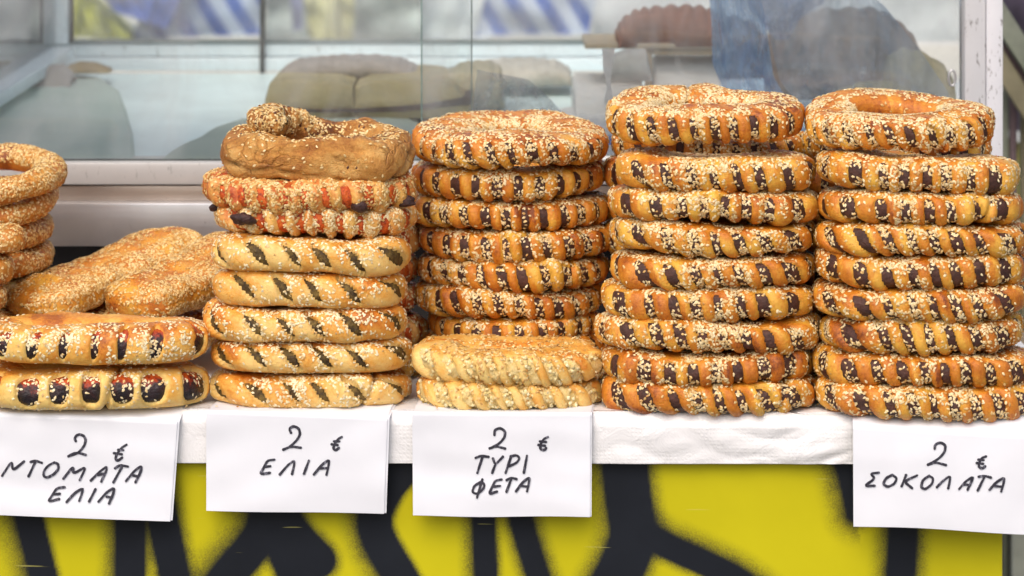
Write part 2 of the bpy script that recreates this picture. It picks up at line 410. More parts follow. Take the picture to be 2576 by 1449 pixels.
GR = {'choc': 'chocolate filled sesame rings piled on the stall'}
_sd = [100]
def ring_pastry(name, label, cat, group, ul, ur, vb, df, D, t, rx=0.0, ry=0.0, rz=0.0, e=2.4, a=.037, wav=.0025, style='choc', top=False, **kw):
    """ul, ur: silhouette ends; vb: row of the lowest front point; df: distance of its front; D: depth; t: thickness in metres"""
    _sd[0] += 1; rng = np.random.default_rng(_sd[0])
    dc = df + D / 2
    Wd = (ur - ul) * K * dc; x = X((ul + ur) / 2, dc)
    z = Z(vb, df + .012) + D / 2 * math.sin(rx)
    root = empty(name, (x, dc, z), (rx, ry, rz)); tag(root, label, cat, group)
    t = t * rng.uniform(.95, 1.05); wav = wav * rng.uniform(.8, 1.7)
    a_ = min(a, D / 2 * .485)
    C = ring_curve(Wd / 2 - a_, D / 2 - a_, e, 720, wav, rng); C[:, 2] += t / 2
    sw = Sweep(C, a_, t / 2, True, .68 if style == 'choc' else .74, rng, lump=.0012)
    Lo = sw.Lf = sw.L + 6.283 * a_ * (.15 if e > 2.5 else .6)
    k = rng.uniform(0, 6.28, 2); th = np.arange(720) / 720 * 6.283
    sw.b *= 1 + .05 * np.sin(2 * th + k[0]) + .04 * np.sin(3 * th + k[1])
    S_ = dict(
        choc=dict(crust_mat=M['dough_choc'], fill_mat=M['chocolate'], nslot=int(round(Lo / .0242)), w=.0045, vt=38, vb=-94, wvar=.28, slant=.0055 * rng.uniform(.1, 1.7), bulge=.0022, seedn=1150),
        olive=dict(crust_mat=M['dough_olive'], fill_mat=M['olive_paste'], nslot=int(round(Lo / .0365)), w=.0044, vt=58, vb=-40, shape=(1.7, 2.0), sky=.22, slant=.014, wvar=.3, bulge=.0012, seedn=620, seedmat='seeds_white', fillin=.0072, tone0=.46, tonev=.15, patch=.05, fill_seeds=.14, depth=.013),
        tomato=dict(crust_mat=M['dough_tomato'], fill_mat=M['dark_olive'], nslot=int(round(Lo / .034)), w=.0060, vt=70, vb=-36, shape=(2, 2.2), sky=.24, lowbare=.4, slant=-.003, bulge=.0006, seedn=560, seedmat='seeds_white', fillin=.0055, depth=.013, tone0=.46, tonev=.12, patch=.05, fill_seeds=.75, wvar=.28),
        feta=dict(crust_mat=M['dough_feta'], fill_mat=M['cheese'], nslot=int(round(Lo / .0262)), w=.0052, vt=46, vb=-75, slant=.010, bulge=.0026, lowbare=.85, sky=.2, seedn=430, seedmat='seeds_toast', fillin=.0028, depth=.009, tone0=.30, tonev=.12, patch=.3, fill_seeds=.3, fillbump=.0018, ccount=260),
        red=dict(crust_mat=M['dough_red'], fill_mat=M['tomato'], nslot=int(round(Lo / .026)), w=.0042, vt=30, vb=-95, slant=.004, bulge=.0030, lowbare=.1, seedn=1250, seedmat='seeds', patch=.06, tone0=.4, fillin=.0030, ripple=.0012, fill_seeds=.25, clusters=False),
    )[style].copy()
    if top: S_.update(top=True, vrange=(-62, 205)); S_['seedn'] = int(S_['seedn'] * 2.2); S_['nu'] = 360
    S_.update(kw)
    S_['seedn'] = int(S_['seedn'] * 1.95)
    make_pastry(root, sw, rng, **S_)
    return root

# ------------------------------------------------------------------ ground and far setting
def paper_mat(name, col=(.77, .79, .85)):
    b = NB(name)
    n = b.noise(18, 3); c = b.mix(b.ramp(n, [(.35, (0, 0, 0)), (.7, (1, 1, 1))]), tuple(x * .965 for x in col), col)
    h = b.math('ADD', b.math('MULTIPLY', b.noise(9, 2, .5, dist=.2), 3.4), b.math('MULTIPLY', b.noise(700, 2), .06))
    b.bsdf(c, .62, b.bump(h, .35, .003)); return b.m
def cloth_mat():
    b = NB('embossed_paper_cloth')
    vo = b.n('ShaderNodeTexVoronoi'); vo.inputs['Scale'].default_value = 230; vo.inputs['Randomness'].default_value = .25; b.l(b.co(), vo.inputs['Vector'])
    dots = b.ramp(vo.outputs['Distance'], [(.15, (1, 1, 1)), (.45, (0, 0, 0))])
    cr = b.noise(26, 5, .6, dist=.8)
    h = b.math('ADD', b.math('MULTIPLY', dots, .22), b.math('MULTIPLY', cr, 3.2))
    c = b.mix(b.noise(9, 2), (.76, .76, .78), (.84, .84, .85))
    b.bsdf(c, .38, b.bump(h, .55, .0016), spec=.4); return b.m
def steel_mat(name, col, rough=.3, var=.15):
    b = NB(name)
    n = b.noise(30, 5, .7, stretch=(.25, 1, 9)); n2 = b.noise(16, 4)
    c = b.ramp(n2, [(.3, tuple(x * (1 - var) for x in col)), (.7, col)])
    sp = b.ramp(b.noise(75, 4, .75, stretch=(1.6, 1, .7)), [(.68, (1, 1, 1)), (.73, (.28, .25, .23))])
    c = b.mix(.75, c, sp, 'MULTIPLY')
    rr = b.math('ADD', rough - .08, b.math('MULTIPLY', n, .22))
    b.bsdf(c, rr, b.bump(n, .12, .0006), metal=.75); return b.m
def painted_mat(name, col, rough=.4, scuff=.6):
    b = NB(name)
    n2 = b.noise(20, 4)
    c = b.ramp(n2, [(.3, tuple(x * .92 for x in col)), (.7, col)])
    sp = b.ramp(b.noise(75, 5, .72, stretch=(1.8, 1, .6)), [(.60, (1, 1, 1)), (.645, (.22, .20, .19))])
    c = b.mix(scuff, c, sp, 'MULTIPLY')
    b.bsdf(c, rough, b.bump(b.noise(150, 3), .1, .0005), metal=.15); return b.m
def glass_mat(name='glass', tint=(.985, .995, .992), haze=.05, ior=1.5):
    b = NB(name)
    tr = b.n('ShaderNodeBsdfTransparent'); tr.inputs[0].default_value = tint + (1,)
    gl = b.n('ShaderNodeBsdfGlossy'); gl.inputs['Roughness'].default_value = .02
    fr = b.n('ShaderNodeFresnel'); fr.inputs[0].default_value = ior
    m1 = b.n('ShaderNodeMixShader'); b.l(fr.outputs[0], m1.inputs[0]); b.l(tr.outputs[0], m1.inputs[1]); b.l(gl.outputs[0], m1.inputs[2])
    df = b.n('ShaderNodeBsdfDiffuse'); df.inputs[0].default_value = (.75, .78, .8, 1)  # pale diffuse veil painted over the panes for their milky reflection
    sm = b.ramp(b.noise(7, 5, .65, stretch=(1, 1, .55), dist=1.2), [(.4, (haze * .3,) * 3), (.72, (haze * 2.2,) * 3)])
    m2 = b.n('ShaderNodeMixShader'); b.l(sm, m2.inputs[0]); b.l(m1.outputs[0], m2.inputs[1]); b.l(df.outputs[0], m2.inputs[2])
    b.l(m2.outputs[0], b.out.inputs[0]); return b.m
def film_mat(name, col, alpha, gloss=.25):
    b = NB(name)
    tr = b.n('ShaderNodeBsdfTransparent'); tr.inputs[0].default_value = tuple(.72 + .28 * c for c in col) + (1,)
    d = b.n('ShaderNodeBsdfDiffuse'); d.inputs[0].default_value = col + (1,)
    tl = b.n('ShaderNodeBsdfTranslucent'); tl.inputs[0].default_value = col + (1,)
    g = b.n('ShaderNodeBsdfGlossy'); g.inputs['Roughness'].default_value = .16
    nm = b.bump(b.noise(26, 5, .65, dist=1.6), 1.0, .012)
    for q in (d, g): b.l(nm, q.inputs['Normal'])
    m0 = b.n('ShaderNodeMixShader'); m0.inputs[0].default_value = .45; b.l(d.outputs[0], m0.inputs[1]); b.l(tl.outputs[0], m0.inputs[2])
    m1 = b.n('ShaderNodeMixShader'); m1.inputs[0].default_value = gloss; b.l(m0.outputs[0], m1.inputs[1]); b.l(g.outputs[0], m1.inputs[2])
    m2 = b.n('ShaderNodeMixShader')
    al = b.ramp(b.noise(16, 5, .65, stretch=(2, 1, .5), dist=1.4), [(.34, (alpha * .55,) * 3), (.66, (min(1, alpha * 1.6),) * 3)])
    b.l(al, m2.inputs[0]); b.l(tr.outputs[0], m2.inputs[1]); b.l(m1.outputs[0], m2.inputs[2])
    b.l(m2.outputs[0], b.out.inputs[0]); return b.m
def bread_mat(name, lo, hi, scale=60):
    b = NB(name)
    c = b.ramp(b.noise(scale, 4), [(.3, lo), (.7, hi)])
    b.bsdf(c, .7, b.bump(b.noise(220, 4, .7), .6, .003)); return b.m
def stripes_mat(name, c1, c2, angle, scale, soft=.08):
    b = NB(name)
    mp = b.n('ShaderNodeMapping'); mp.inputs['Rotation'].default_value = (0, angle, 0); b.l(b.co(), mp.inputs[0])
    sp = b.n('ShaderNodeSeparateXYZ'); b.l(mp.outputs[0], sp.inputs[0])
    f = b.math('FRACT', b.math('MULTIPLY', sp.outputs[0], scale))
    c = b.ramp(f, [(.45 - soft, c1), (.45 + soft, c2), (1 - soft, c2), (1.0, c1)])
    b.bsdf(c, .8, b.bump(b.noise(40, 3), .3, .004)); return b.m

M['paper'] = paper_mat('sign_paper'); M['cloth'] = cloth_mat()
M['sill'] = painted_mat('painted_aluminium', (.50, .485, .475), .32, .35)
M['rail'] = steel_mat('brushed_rail', (.46, .385, .33), .34)
M['steel'] = steel_mat('brushed_steel', (.60, .60, .62), .30)
M['post'] = painted_mat('scuffed_post', (.66, .67, .70), .4, .7)
M['post2'] = painted_mat('scuffed_post_flange', (.80, .81, .86), .35, .85)
M['white_frame'] = painted_mat('white_frame', (.74, .84, .88), .4, .45)
M['glass'] = glass_mat(haze=.09); M['glass_back'] = glass_mat('glass_back', (.96, .985, .98), .08)
M['gasket'] = plain('gasket', (.03, .035, .03), .7, .4, 150, .5)
M['glass_edge'] = plain('glass_edge', (.16, .24, .23), .2, .2, 90, .1)
M['dark'] = plain('dark_recess', (.018, .017, .018), .8, .3, 20)
M['pavement'] = plain('pavement', (.20, .195, .185), .85, .2, 3, .4, .004, bscale=60)
M['far_wall'] = plain('far_wall', (.62, .62, .58), .85, .12, 2, .3, .01, bscale=14)
M['board'] = plain('counter_board', (.30, .22, .13), .6, .2, 12, stretch=(1, 8, 8))

g = 60.0
tag(mesh('ground', [(-g, -g, -.86), (g, -g, -.86), (g, g, -.86), (-g, g, -.86)], [(0, 1, 2, 3)], M['pavement'], smooth=False), kind='structure')
mw = MB(); mw.box(-9, 9, 13.0, 13.3, -.86, 3.4)
bw = empty('market_building', (0, 0, 0)); tag(bw, 'pale rendered building wall far behind the glass case', 'building')
mw.build('wall', M['far_wall'], bw)
mk = MB(); mk.box(-9.05, 9.05, 12.9, 13.35, 3.4, 3.6); mk.build('roof', M['white_frame'], bw, .02)

# neighbouring stall seen, out of focus, through the case
ns = empty('cloth_stall', (0, 7.6, -.86)); tag(ns, 'trestle stall with pale top standing behind the glass case', 'stall')
def loc(mb_y): return mb_y - 7.6
m_ = MB(); m_.box(-1.6, 1.6, -.45, .75, .78, .82); m_.build('table_top', plain('pale_top', (.62, .66, .66), .6), ns, .004)
for sx in (-1.5, 1.5):
    for sy in (-.38, .66):
        q = MB(); q.box(sx - .03, sx + .03, sy - .03, sy + .03, 0, .78); q.build('leg', M['white_frame'], ns, .004)
q = MB(); q.box(-1.58, 1.58, -.44, -.42, .05, .78); q.build('front_cloth', plain('grey_skirt', (.5, .55, .56), .8), ns)

def drape(name, label, cat, poly, d, mat, amp=.02, thick=.03, freq=9, nx=26, nz_=18, group=None, tiltback=0.0):
    """a cloth, sheet or bag body: quad patch in the picture at distance d with folds and real thickness"""
    rng = np.random.default_rng(len(name) * 7 + abs(int(poly[0][0])))
    (u0, v0), (u1, v1), (u2, v2), (u3, v3) = poly       # tl, tr, br, bl
    s, t = np.meshgrid(np.linspace(0, 1, nx), np.linspace(0, 1, nz_), indexing='ij')
    uu = (u0 * (1 - s) + u1 * s) * (1 - t) + (u3 * (1 - s) + u2 * s) * t
    vv = (v0 * (1 - s) + v1 * s) * (1 - t) + (v3 * (1 - s) + v2 * s) * t
    nz = Noise(8, freq, rng, 2)
    dd = d + amp * .35 * nz(s * 1.4, t * .6) - tiltback * t
    def pts(dd): return np.stack([(uu - 1288) * K * d, dd, H - (vv - V0) * K * d], -1).reshape(-1, 3)
    A = pts(dd); B = pts(dd + thick); n = len(A)
    F = grid_faces(nx, nz_)
    idx = np.arange(n).reshape(nx, nz_)
    rim = list(idx[:, 0]) + list(idx[-1, 1:]) + list(idx[-2::-1, -1]) + list(idx[0, -2:0:-1])
    side = [(rim[i], rim[(i + 1) % len(rim)], rim[(i + 1) % len(rim)] + n, rim[i] + n) for i in range(len(rim))]
    F = np.vstack([F, F[:, ::-1] + n, np.array(side)])
    o = mesh(name, np.vstack([A, B]), F, mat)
    return tag(o, label, cat, group)
blue = stripes_mat('blue_stripes', (.03, .10, .42), (.46, .55, .72), R(32), 17.0)
blue2 = stripes_mat('blue_stripes_right', (.03, .10, .42), (.50, .57, .72), R(32), 17.0)
drape('striped_cloth', 'blue and white striped cloth hanging on the left half of the far stall', 'cloth', [(400, -60), (660, -60), (655, 88), (330, 96)], 7.1, blue, .03, .02)
drape('striped_cloth', 'reflected repeat of the blue and white stripes, built as hanging cloth on the far stall', 'cloth', [(1235, -60), (1510, -60), (1480, 86), (1195, 90)], 7.1, blue2, .03, .02)  # the stripes repeat by reflection, built here as a second cloth
drape('blue_bundle', 'plain blue cloth bundle left of the striped cloth behind the case', 'cloth bundle', [(235, -60), (480, -60), (420, 72), (285, 28)], 7.0, plain('blue_cloth', (.05, .11, .42), .8), .04, .1)
drape('yellow_sack', 'yellow green sack under the blue bundle behind the case', 'sack', [(182, -40), (262, 28), (330, 98), (180, 94)], 7.02, plain('yellow_cloth', (.46, .48, .06), .8, .3, 8), .04, .12)
drape('yellow_banner', 'narrow dull yellow cloth hanging behind the seam of the glass', 'cloth', [(760, -60), (890, -60), (890, 98), (775, 98)], 7.1, plain('banner_cloth', (.55, .53, .26), .8, .3, 9), .03, .02)
drape('violet_strip', 'thin violet cloth strip hanging left of the dull yellow cloth', 'cloth', [(722, -60), (758, -60), (762, 72), (738, 80)], 7.08, plain('violet_cloth', (.28, .30, .48), .8), .02, .02)
drape('grey_sheet', 'pale grey green sheet hanging between striped and yellow cloths', 'sheet', [(668, -60), (1060, -60), (1060, 104), (668, 104)], 7.25, plain('pale_sheet', (.50, .56, .54), .8, .35, 7), .03, .02)
drape('white_sheet', 'white sheet hanging behind the two overlapping glass panes', 'sheet', [(1060, -60), (1230, -60), (1230, 104), (1060, 104)], 7.3, plain('white_sheet', (.70, .75, .78), .8, .1, 7), .03, .02)
drape('pale_sheet', 'pale sheet hanging behind the reddish loaf at the far right of the stall', 'sheet', [(1490, -60), (2420, -60), (2420, 110), (1490, 110)], 7.35, plain('pale_sheet_right', (.62, .64, .66), .8, .15, 7), .03, .02)
drape('leafy_cloth', 'mottled green and purple cloth at the far left behind the case', 'cloth', [(-120, -60), (128, -60), (128, 108), (-120, 108)], 7.2, None or (lambda: (lambda b: (b.bsdf(b.ramp(b.noise(9, 4, stretch=(1.6, 1, .6)), [(.32, (.30, .26, .36)), (.45, (.34, .48, .42)), (.6, (.45, .60, .56)), (.75, (.42, .44, .20))]), .8), b.m)[1])(NB('leafy')))(), .03, .02)
drape('orange_strip', 'short pale cloth strip below the left blue bundle', 'cloth', [(250, 70), (440, 60), (420, 104), (240, 104)], 7.15, plain('strip_cloth', (.48, .58, .60), .8), .03, .02)

# ------------------------------------------------------------------ the glass display case
DG = 4.15; DB = 5.1
case = empty('glass_display_case', (0, DG, 0)); tag(case, 'steel framed glass display case behind the piled pastries', 'display case')
def cbox(name, mat, x0, x1, y0, y1, z0, z1, bev=.002):
    q = MB(); q.box(x0, x1, y0 - DG, y1 - DG, z0, z1); return q.build(name, mat, case, bev)
XL = X(-190, DG); XR = X(2418, DG); XP = X(2512, DG); TOP = .80
cbox('sill', M['sill'], XL, XP, DG - .030, DG + .05, Z(465, DG - .03), Z(409, DG - .03), .003)
cbox('gasket', M['gasket'], XL, XR - .001, DG - .010, DG + .012, Z(409, DG) - .002, Z(402, DG), .001)
cbox('lower_rail', M['rail'], XL, XP - .001, DG - .022, DG + .05, Z(506, DG - .022), Z(466.5, DG - .022), .003)
cbox('base_box', M['steel'], XL - .02, XP + .004, DG - .045, DB + .06, Z(620, DG - .045), Z(511, DG - .045), .0022)
cbox('under_rail', M['gasket'], XL, XP, DG - .006, DG + .05, Z(512, DG), Z(504, DG), .001)
cbox('gap_shade', M['dark'], XL + .01, XP - .01, DG - .005, DB, .012, Z(620, DG - .045) - .001, .002)  # near-black block stands in for the shade in the gap under the case
for sx in (XL + .06, -.3, .25, XP - .06):
    cbox('foot', M['steel'], sx - .02, sx + .02, DG - .04, DG, .0, .0125, .002)
# corner post with its two flanges
cbox('corner_post', M['post'], XR, X(2470, DG), DG - .034, DG + .02, Z(409, DG) + .001, TOP, .002)
cbox('post_flange', M['post2'], X(2471, DG), XP, DG - .038, DG + .02, Z(640, DG), TOP, .002)
cbox('corner_post', M['white_frame'], XL, XL + .04, DG - .03, DG + .02, Z(409, DG) + .001, TOP, .002)
cbox('top_rail', M['white_frame'], XL + .041, XR - .001, DG - .02, DG + .02, TOP - .05, TOP - .002, .002)
# floor panel rising to the back
zf0, zf1 = Z(409, DG) - .004, Z(182, DB)
q = MB(); q.add([(XL + .03, .052, zf0), (XP - .01, .052, zf0), (XP - .01, DB - DG - .02, zf1), (XL + .03, DB - DG - .02, zf1)] + [(XL + .03, .052, zf0 - .01), (XP - .01, .052, zf0 - .01), (XP - .01, DB - DG - .02, zf1 - .01), (XL + .03, DB - DG - .02, zf1 - .01)],
               [(0, 1, 2, 3), (7, 6, 5, 4), (0, 4, 5, 1), (1, 5, 6, 2), (2, 6, 7, 3), (3, 7, 4, 0)])
q.build('floor_panel', plain('case_floor', (.72, .88, .88), .4, .08, 9, .2, .002), case)
# rear frame
cbox('rear_sill', M['white_frame'], XL + .03, XP - .01, DB - .02, DB + .03, Z(176, DB), Z(143, DB), .003)
cbox('rear_sill', M['white_frame'], XL + .03, XP - .01, DB - .012, DB + .03, Z(141, DB), Z(108, DB), .003)
cbox('rear_gasket', plain('rear_gasket', (.16, .2, .2), .6), XL + .03, XP - .01, DB - .016, DB + .02, Z(107.5, DB), Z(101, DB), .001)
for u0, u1, mt in ((142, 178, 'white_frame'), (183, 187, 'gasket'), (657, 668, 'gasket'), (2440, 2490, 'white_frame')):
    cbox('rear_post', M[mt], X(u0, DB), X(u1, DB), DB - .03, DB - .002, Z(107 if u0 != 657 else 180, DB), TOP, .001)
cbox('top_rail', M['white_frame'], X(150, DB), X(2480, DB), DB - .02, DB + .02, TOP - .05, TOP - .002, .002)
# round latch by the post
th_, ph_ = np.meshgrid(np.linspace(0, 2 * np.pi, 24, endpoint=False), np.linspace(0, 2 * np.pi, 8, endpoint=False), indexing='ij')
lx_ = X(2395, DG - .012); lz_ = Z(196, DG - .012)
mesh('latch', np.stack([lx_ + (.0045 + .0016 * np.cos(ph_)) * np.cos(th_), -.012 + .0016 * np.sin(ph_), lz_ + (.010 + .0016 * np.cos(ph_)) * np.sin(th_)], -1).reshape(-1, 3), grid_faces(24, 8, True, True), M['steel'], case)
# panes
def pane(u0, u1, d, mat, z0, z1, t=.005):
    q = MB(); q.box(X(u0, d), X(u1, d), d - DG, d - DG + t, z0, z1); return q.build('glass_pane', mat, case)
pane(-175, 1187, DG + .003, M['glass'], Z(405, DG), TOP - .04, .0045)
pane(1060, 2417, DG - .0045, M['glass'], Z(405, DG), TOP - .04, .0045)
for u, d in ((1186, DG + .003), (1060, DG - .0045)):
    q = MB(); q.box(X(u, d) - .0006, X(u, d) + .0011, d - DG - .0006, d - DG + .0052, Z(405, DG), TOP - .041); q.build('pane_edge', M['glass_edge'], case)
pane(188, 656, DB, M['glass_back'], Z(104, DB), TOP - .05)
pane(669, 2439, DB, M['glass_back'], Z(104, DB), TOP - .05)
q = MB(); x0 = X(-180, DG); x1 = X(142, DB)
q.add([(x0, .03, Z(405, DG)), (x1, DB - DG, Z(120, DB)), (x1, DB - DG, TOP), (x0, .03, TOP), (x0 + .004, .03, Z(405, DG)), (x1 + .004, DB - DG, Z(120, DB)), (x1 + .004, DB - DG, TOP), (x0 + .004, .03, TOP)],
      [(0, 1, 2, 3), (7, 6, 5, 4), (0, 4, 5, 1), (1, 5, 6, 2), (2, 6, 7, 3), (3, 7, 4, 0)])
q.build('side_pane', M['glass_back'], case)
q = MB(); q.bar((x0 + .005, .04, Z(330, DG)), (x1 + .01, DB - DG - .04, Z(128, DB)), .05, .02); q.build('side_rail', M['white_frame'], case, .003)
for k_, u_ in enumerate((112, 126)):
    cbox('side_post', M['glass_edge'] if k_ else M['white_frame'], X(u_, DB) - .004, X(u_, DB) + .004, DB - .12, DB - .10, Z(110, DB), TOP, .001)

# ------------------------------------------------------------------ things in the case
def floor_z(d): return zf0 + (d - DG - .05) / (DB - DG - .07) * (zf1 - zf0)
def mound(name, label, cat, outline, d0, d1, mat, h=.03, group=None, scal=0.0, nf=0, wob=.004, flat=False):
    """low domed body: outline in the picture (left->right over the top), base on the floor; depth d0..d1"""
    rng = np.random.default_rng(abs(int(outline[0][0])) + 31)
    dm = (d0 + d1) / 2
    xs = np.array([X(u, dm) for u, v in outline]); zs = np.array([Z(v, dm) for u, v in outline])
    n = 90; t = np.linspace(0, 1, len(xs)); tt = np.linspace(0, 1, n)
    x = np.interp(tt, t, xs); z = np.interp(tt, t, zs)
    ker = np.ones(3) / 3; x[1:-1] = np.convolve(x, ker, 'valid'); z[1:-1] = np.convolve(z, ker, 'valid')
    if nf: z = z + scal * (np.abs(np.sin(tt * nf * np.pi)) - .5); 
    zb = np.full(n, min(zs[0], zs[-1]))
    prof = [(0, 0.0), (0, .55), (.06, .80), (.18, .94), (.35, 1.0), (.65, 1.0), (.82, .94), (.94, .80), (1, .55), (1, 0)]
    if flat: prof = [(0, 0.0), (0, .5), (.01, .9), (.04, .97), (.12, 1.0), (.88, 1.0), (.96, .97), (.99, .9), (1, .5), (1, 0)]
    V = []
    nz = Noise(6, 40, rng)
    for f, k in prof:
        yy = d0 + (d1 - d0) * f
        xc = (x - x.mean()) * (.93 + .07 * k) + x.mean()
        zz = zb + (z - zb) * k
        yy = yy + wob * nz(xc, zz, xc * 0 + f)
        V.append(np.stack([xc, yy, zz], 1))
    V = np.stack(V, 1).reshape(-1, 3)
    F = grid_faces(n, len(prof), False, True)
    o = mesh(name, V, F, mat)
    return tag(o, label, cat, group)
M['grey_reflection'] = bread_mat('grey_green_reflection', (.42, .54, .47), (.52, .63, .56), 8)
M['tan_board'] = bread_mat('tan_board', (.34, .29, .135), (.44, .38, .20), 22)
M['grey_bread'] = bread_mat('grey_bread', (.24, .22, .19), (.36, .33, .29))
M['red_bread'] = bread_mat('red_bread', (.13, .042, .02), (.22, .08, .04), 30)
M['olive_bread'] = bread_mat('olive_bread', (.24, .21, .10), (.36, .31, .15))
M['brown_bread'] = bread_mat('brown_bread', (.11, .085, .07), (.20, .16, .13), 40)
M['pale_box'] = bread_mat('pale_box', (.58, .58, .55), (.68, .69, .67), 10)

def sheet(name, label, cat, pts, mat, lift=.012, group=None, curl=.01):
    """paper, or a reflection built as a sheet, lying on the sloping case floor: outline in the picture, projected onto that floor, with thickness"""
    import bmesh
    out = []
    sl_ = (zf1 - zf0) / (DB - DG - .07)
    for u, v in pts:
        # solve for distance where the sight line meets the floor
        d = (H - zf0 - lift + sl_ * (DG + .05)) / ((v - V0) * K + sl_)
        out.append((X(u, d), d, floor_z(d) + lift))
    n = len(out); cx = sum(p[0] for p in out) / n; cy = sum(p[1] for p in out) / n
    rings = []
    for f in (0, .25, .5, .75, .92, 1.0):
        rr = []
        for i, p in enumerate(out):
            x = cx + (p[0] - cx) * f; y = cy + (p[1] - cy) * f
            rr.append((x, y, floor_z(y) + lift * (1 if f < 1 else .55) + curl * (1 - f) * (.5 + .5 * math.sin(i * 1.7 + f * 5))))
        rings.append(rr)
    V = [(cx, cy, floor_z(cy) + lift + curl * .5)]; F = []
    for rr in rings[1:]: V += rr
    rr = [(p[0], p[1], floor_z(p[1]) + .001) for p in out]; V += rr
    me = bpy.data.meshes.new(name)
    for i in range(n): F.append((0, 1 + i, 1 + (i + 1) % n))
    for k_ in range(5):
        b0 = 1 + k_ * n; b1 = b0 + n
        for i in range(n): F.append((b0 + i, b1 + i, b1 + (i + 1) % n, b0 + (i + 1) % n))
    me.from_pydata(V, [], F); me.update(); me.materials.append(mat)
    for p in me.polygons: p.use_smooth = True
    o = link(bpy.data.objects.new(name, me)); return tag(o, label, cat, group)
sheet('reflection_sheet', 'large grey green glass reflection built as a sheet at the left end of the case', 'paper sheet', [(-180, 396), (-170, 260), (-40, 205), (60, 184), (170, 180), (255, 190), (300, 220), (318, 270), (335, 330), (340, 396)], M['grey_reflection'])  # reflection of the piles in the glass, built as a coloured sheet
sheet('reflection_sheet', 'grey green glass reflection built as a sheet on the case floor behind the twisted brown bread', 'paper sheet', [(395, 398), (440, 365), (490, 345), (530, 318), (600, 296), (800, 288), (1040, 290), (1100, 330), (1110, 398)], bread_mat('grey_green_reflection_right', (.38, .46, .38), (.46, .54, .45), 8))  # another reflected outline of the piles, laid out as a flat sheet
sheet('white_paper', 'white sheet of paper lying in the right half of the case', 'paper sheet', [(1200, 398), (1220, 330), (1400, 270), (1560, 245), (1800, 245), (1900, 330), (1900, 398)], M['pale_box'], .016)
mound('bread_crust', 'small brown bread crust on the grey reflection sheet at the left end', 'bread', [(160, 181), (175, 162), (200, 155), (240, 158), (275, 172), (280, 181)], 4.93, 4.99, bread_mat('crust_bread', (.22, .15, .05), (.40, .30, .12), 50))
mound('grey_roll', 'long grey brown rolled edge along the left side of the case', 'roll of paper', [(-60, 330), (-40, 232), (30, 190), (110, 165), (160, 162), (182, 184), (186, 195)], 4.80, 4.90, bread_mat('grey_roll', (.27, .25, .22), (.38, .35, .32), 12))
# the tan board parcel: two cushions with a crease and a dark underside
par = empty('tan_parcel', (0, 4.55, 0)); tag(par, 'flat tan paper parcel with a crease, behind the twisted brown bread', 'parcel')
def cushion(pts, d0, d1, mat, nm):
    o = mound(nm, None, None, pts, d0, d1, mat, wob=.004, flat=True); o.parent = par; o.location.y = -4.55; return o
cushion([(688, 276), (684, 230), (694, 190), (715, 180), (860, 182), (900, 192), (906, 276)], 4.50, 4.78, M['tan_board'], 'folded_half')
cushion([(903, 274), (903, 196), (940, 184), (1060, 178), (1110, 182), (1150, 200), (1185, 235), (1188, 262), (1100, 272)], 4.50, 4.78, M['tan_board'], 'folded_half')
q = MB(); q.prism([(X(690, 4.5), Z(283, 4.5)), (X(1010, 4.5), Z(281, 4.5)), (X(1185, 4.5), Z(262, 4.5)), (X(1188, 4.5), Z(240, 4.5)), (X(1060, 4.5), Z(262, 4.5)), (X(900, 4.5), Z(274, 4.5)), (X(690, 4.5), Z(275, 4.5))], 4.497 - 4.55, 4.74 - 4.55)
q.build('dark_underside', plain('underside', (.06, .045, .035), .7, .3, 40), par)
mound('grey_loaf', 'long grey loaf lying on the tan parcel', 'bread', [(704, 186), (716, 168), (745, 152), (800, 145), (860, 140), (950, 140), (1010, 148), (1045, 165), (1062, 186)], 4.62, 4.76, M['grey_bread'], scal=.002, nf=17)
mound('tan_loaf', 'short tan loaf beside the second glass seam', 'bread', [(1108, 262), (1112, 205), (1130, 175), (1165, 158), (1190, 155), (1230, 152), (1262, 170), (1270, 262)], 4.60, 4.74, bread_mat('tan_loaf', (.32, .30, .19), (.42, .39, .27)), scal=.002, nf=9)
mound('grey_loaf', 'pale grey loaf to the right of the short tan loaf', 'bread', [(1195, 200), (1205, 160), (1260, 149), (1340, 148), (1400, 154), (1435, 175), (1440, 205)], 4.80, 4.95, bread_mat('pale_grey_loaf', (.40, .39, .33), (.52, .51, .45)), scal=.002, nf=13)
mound('pale_box', 'pale paper box behind the top of the middle pile', 'box', [(1440, 340), (1441, 196), (1450, 190), (1600, 190), (1612, 196), (1614, 340)], 4.50, 4.8, M['pale_box'])
mound('grey_loaf', 'rounded grey dome reflection built as a solid below the reddish scalloped loaf', 'bread', [(1532, 198), (1528, 165), (1540, 138), (1575, 124), (1625, 124), (1640, 198)], 4.42, 4.49, bread_mat('mid_grey_dome', (.42, .42, .38), (.52, .52, .47)))  # grey dome is a reflection in the glass, modelled as a solid
shelf = empty('wooden_shelf', (0, 4.6, 0)); tag(shelf, 'small tan shelf carrying the reddish scalloped loaf', 'shelf')
q = MB(); q.box(X(1470, 4.55), X(1812, 4.55), -.07, .12, Z(123, 4.53), Z(109, 4.53)); q.build('shelf_board', plain('shelf_wood', (.36, .31, .22), .6), shelf, .002)
q = MB(); q.box(X(1622, 4.55), X(1640, 4.55), -.065, -.04, Z(240, 4.53), Z(124, 4.53)); q.build('shelf_leg', plain('shelf_leg_wood', (.24, .19, .11), .6), shelf, .002)
q = MB(); q.box(X(1641, 4.55), X(1812, 4.55), -.066, -.045, Z(140, 4.53), Z(124, 4.53)); q.build('shelf_apron', plain('shelf_apron_wood', (.28, .23, .14), .6), shelf, .002)
mound('white_carton', 'stack of white cards under the tan shelf', 'cards', [(1640, 330), (1641, 148), (1648, 141), (1800, 143), (1810, 150), (1812, 330)], 4.545, 4.66, M['pale_box'])
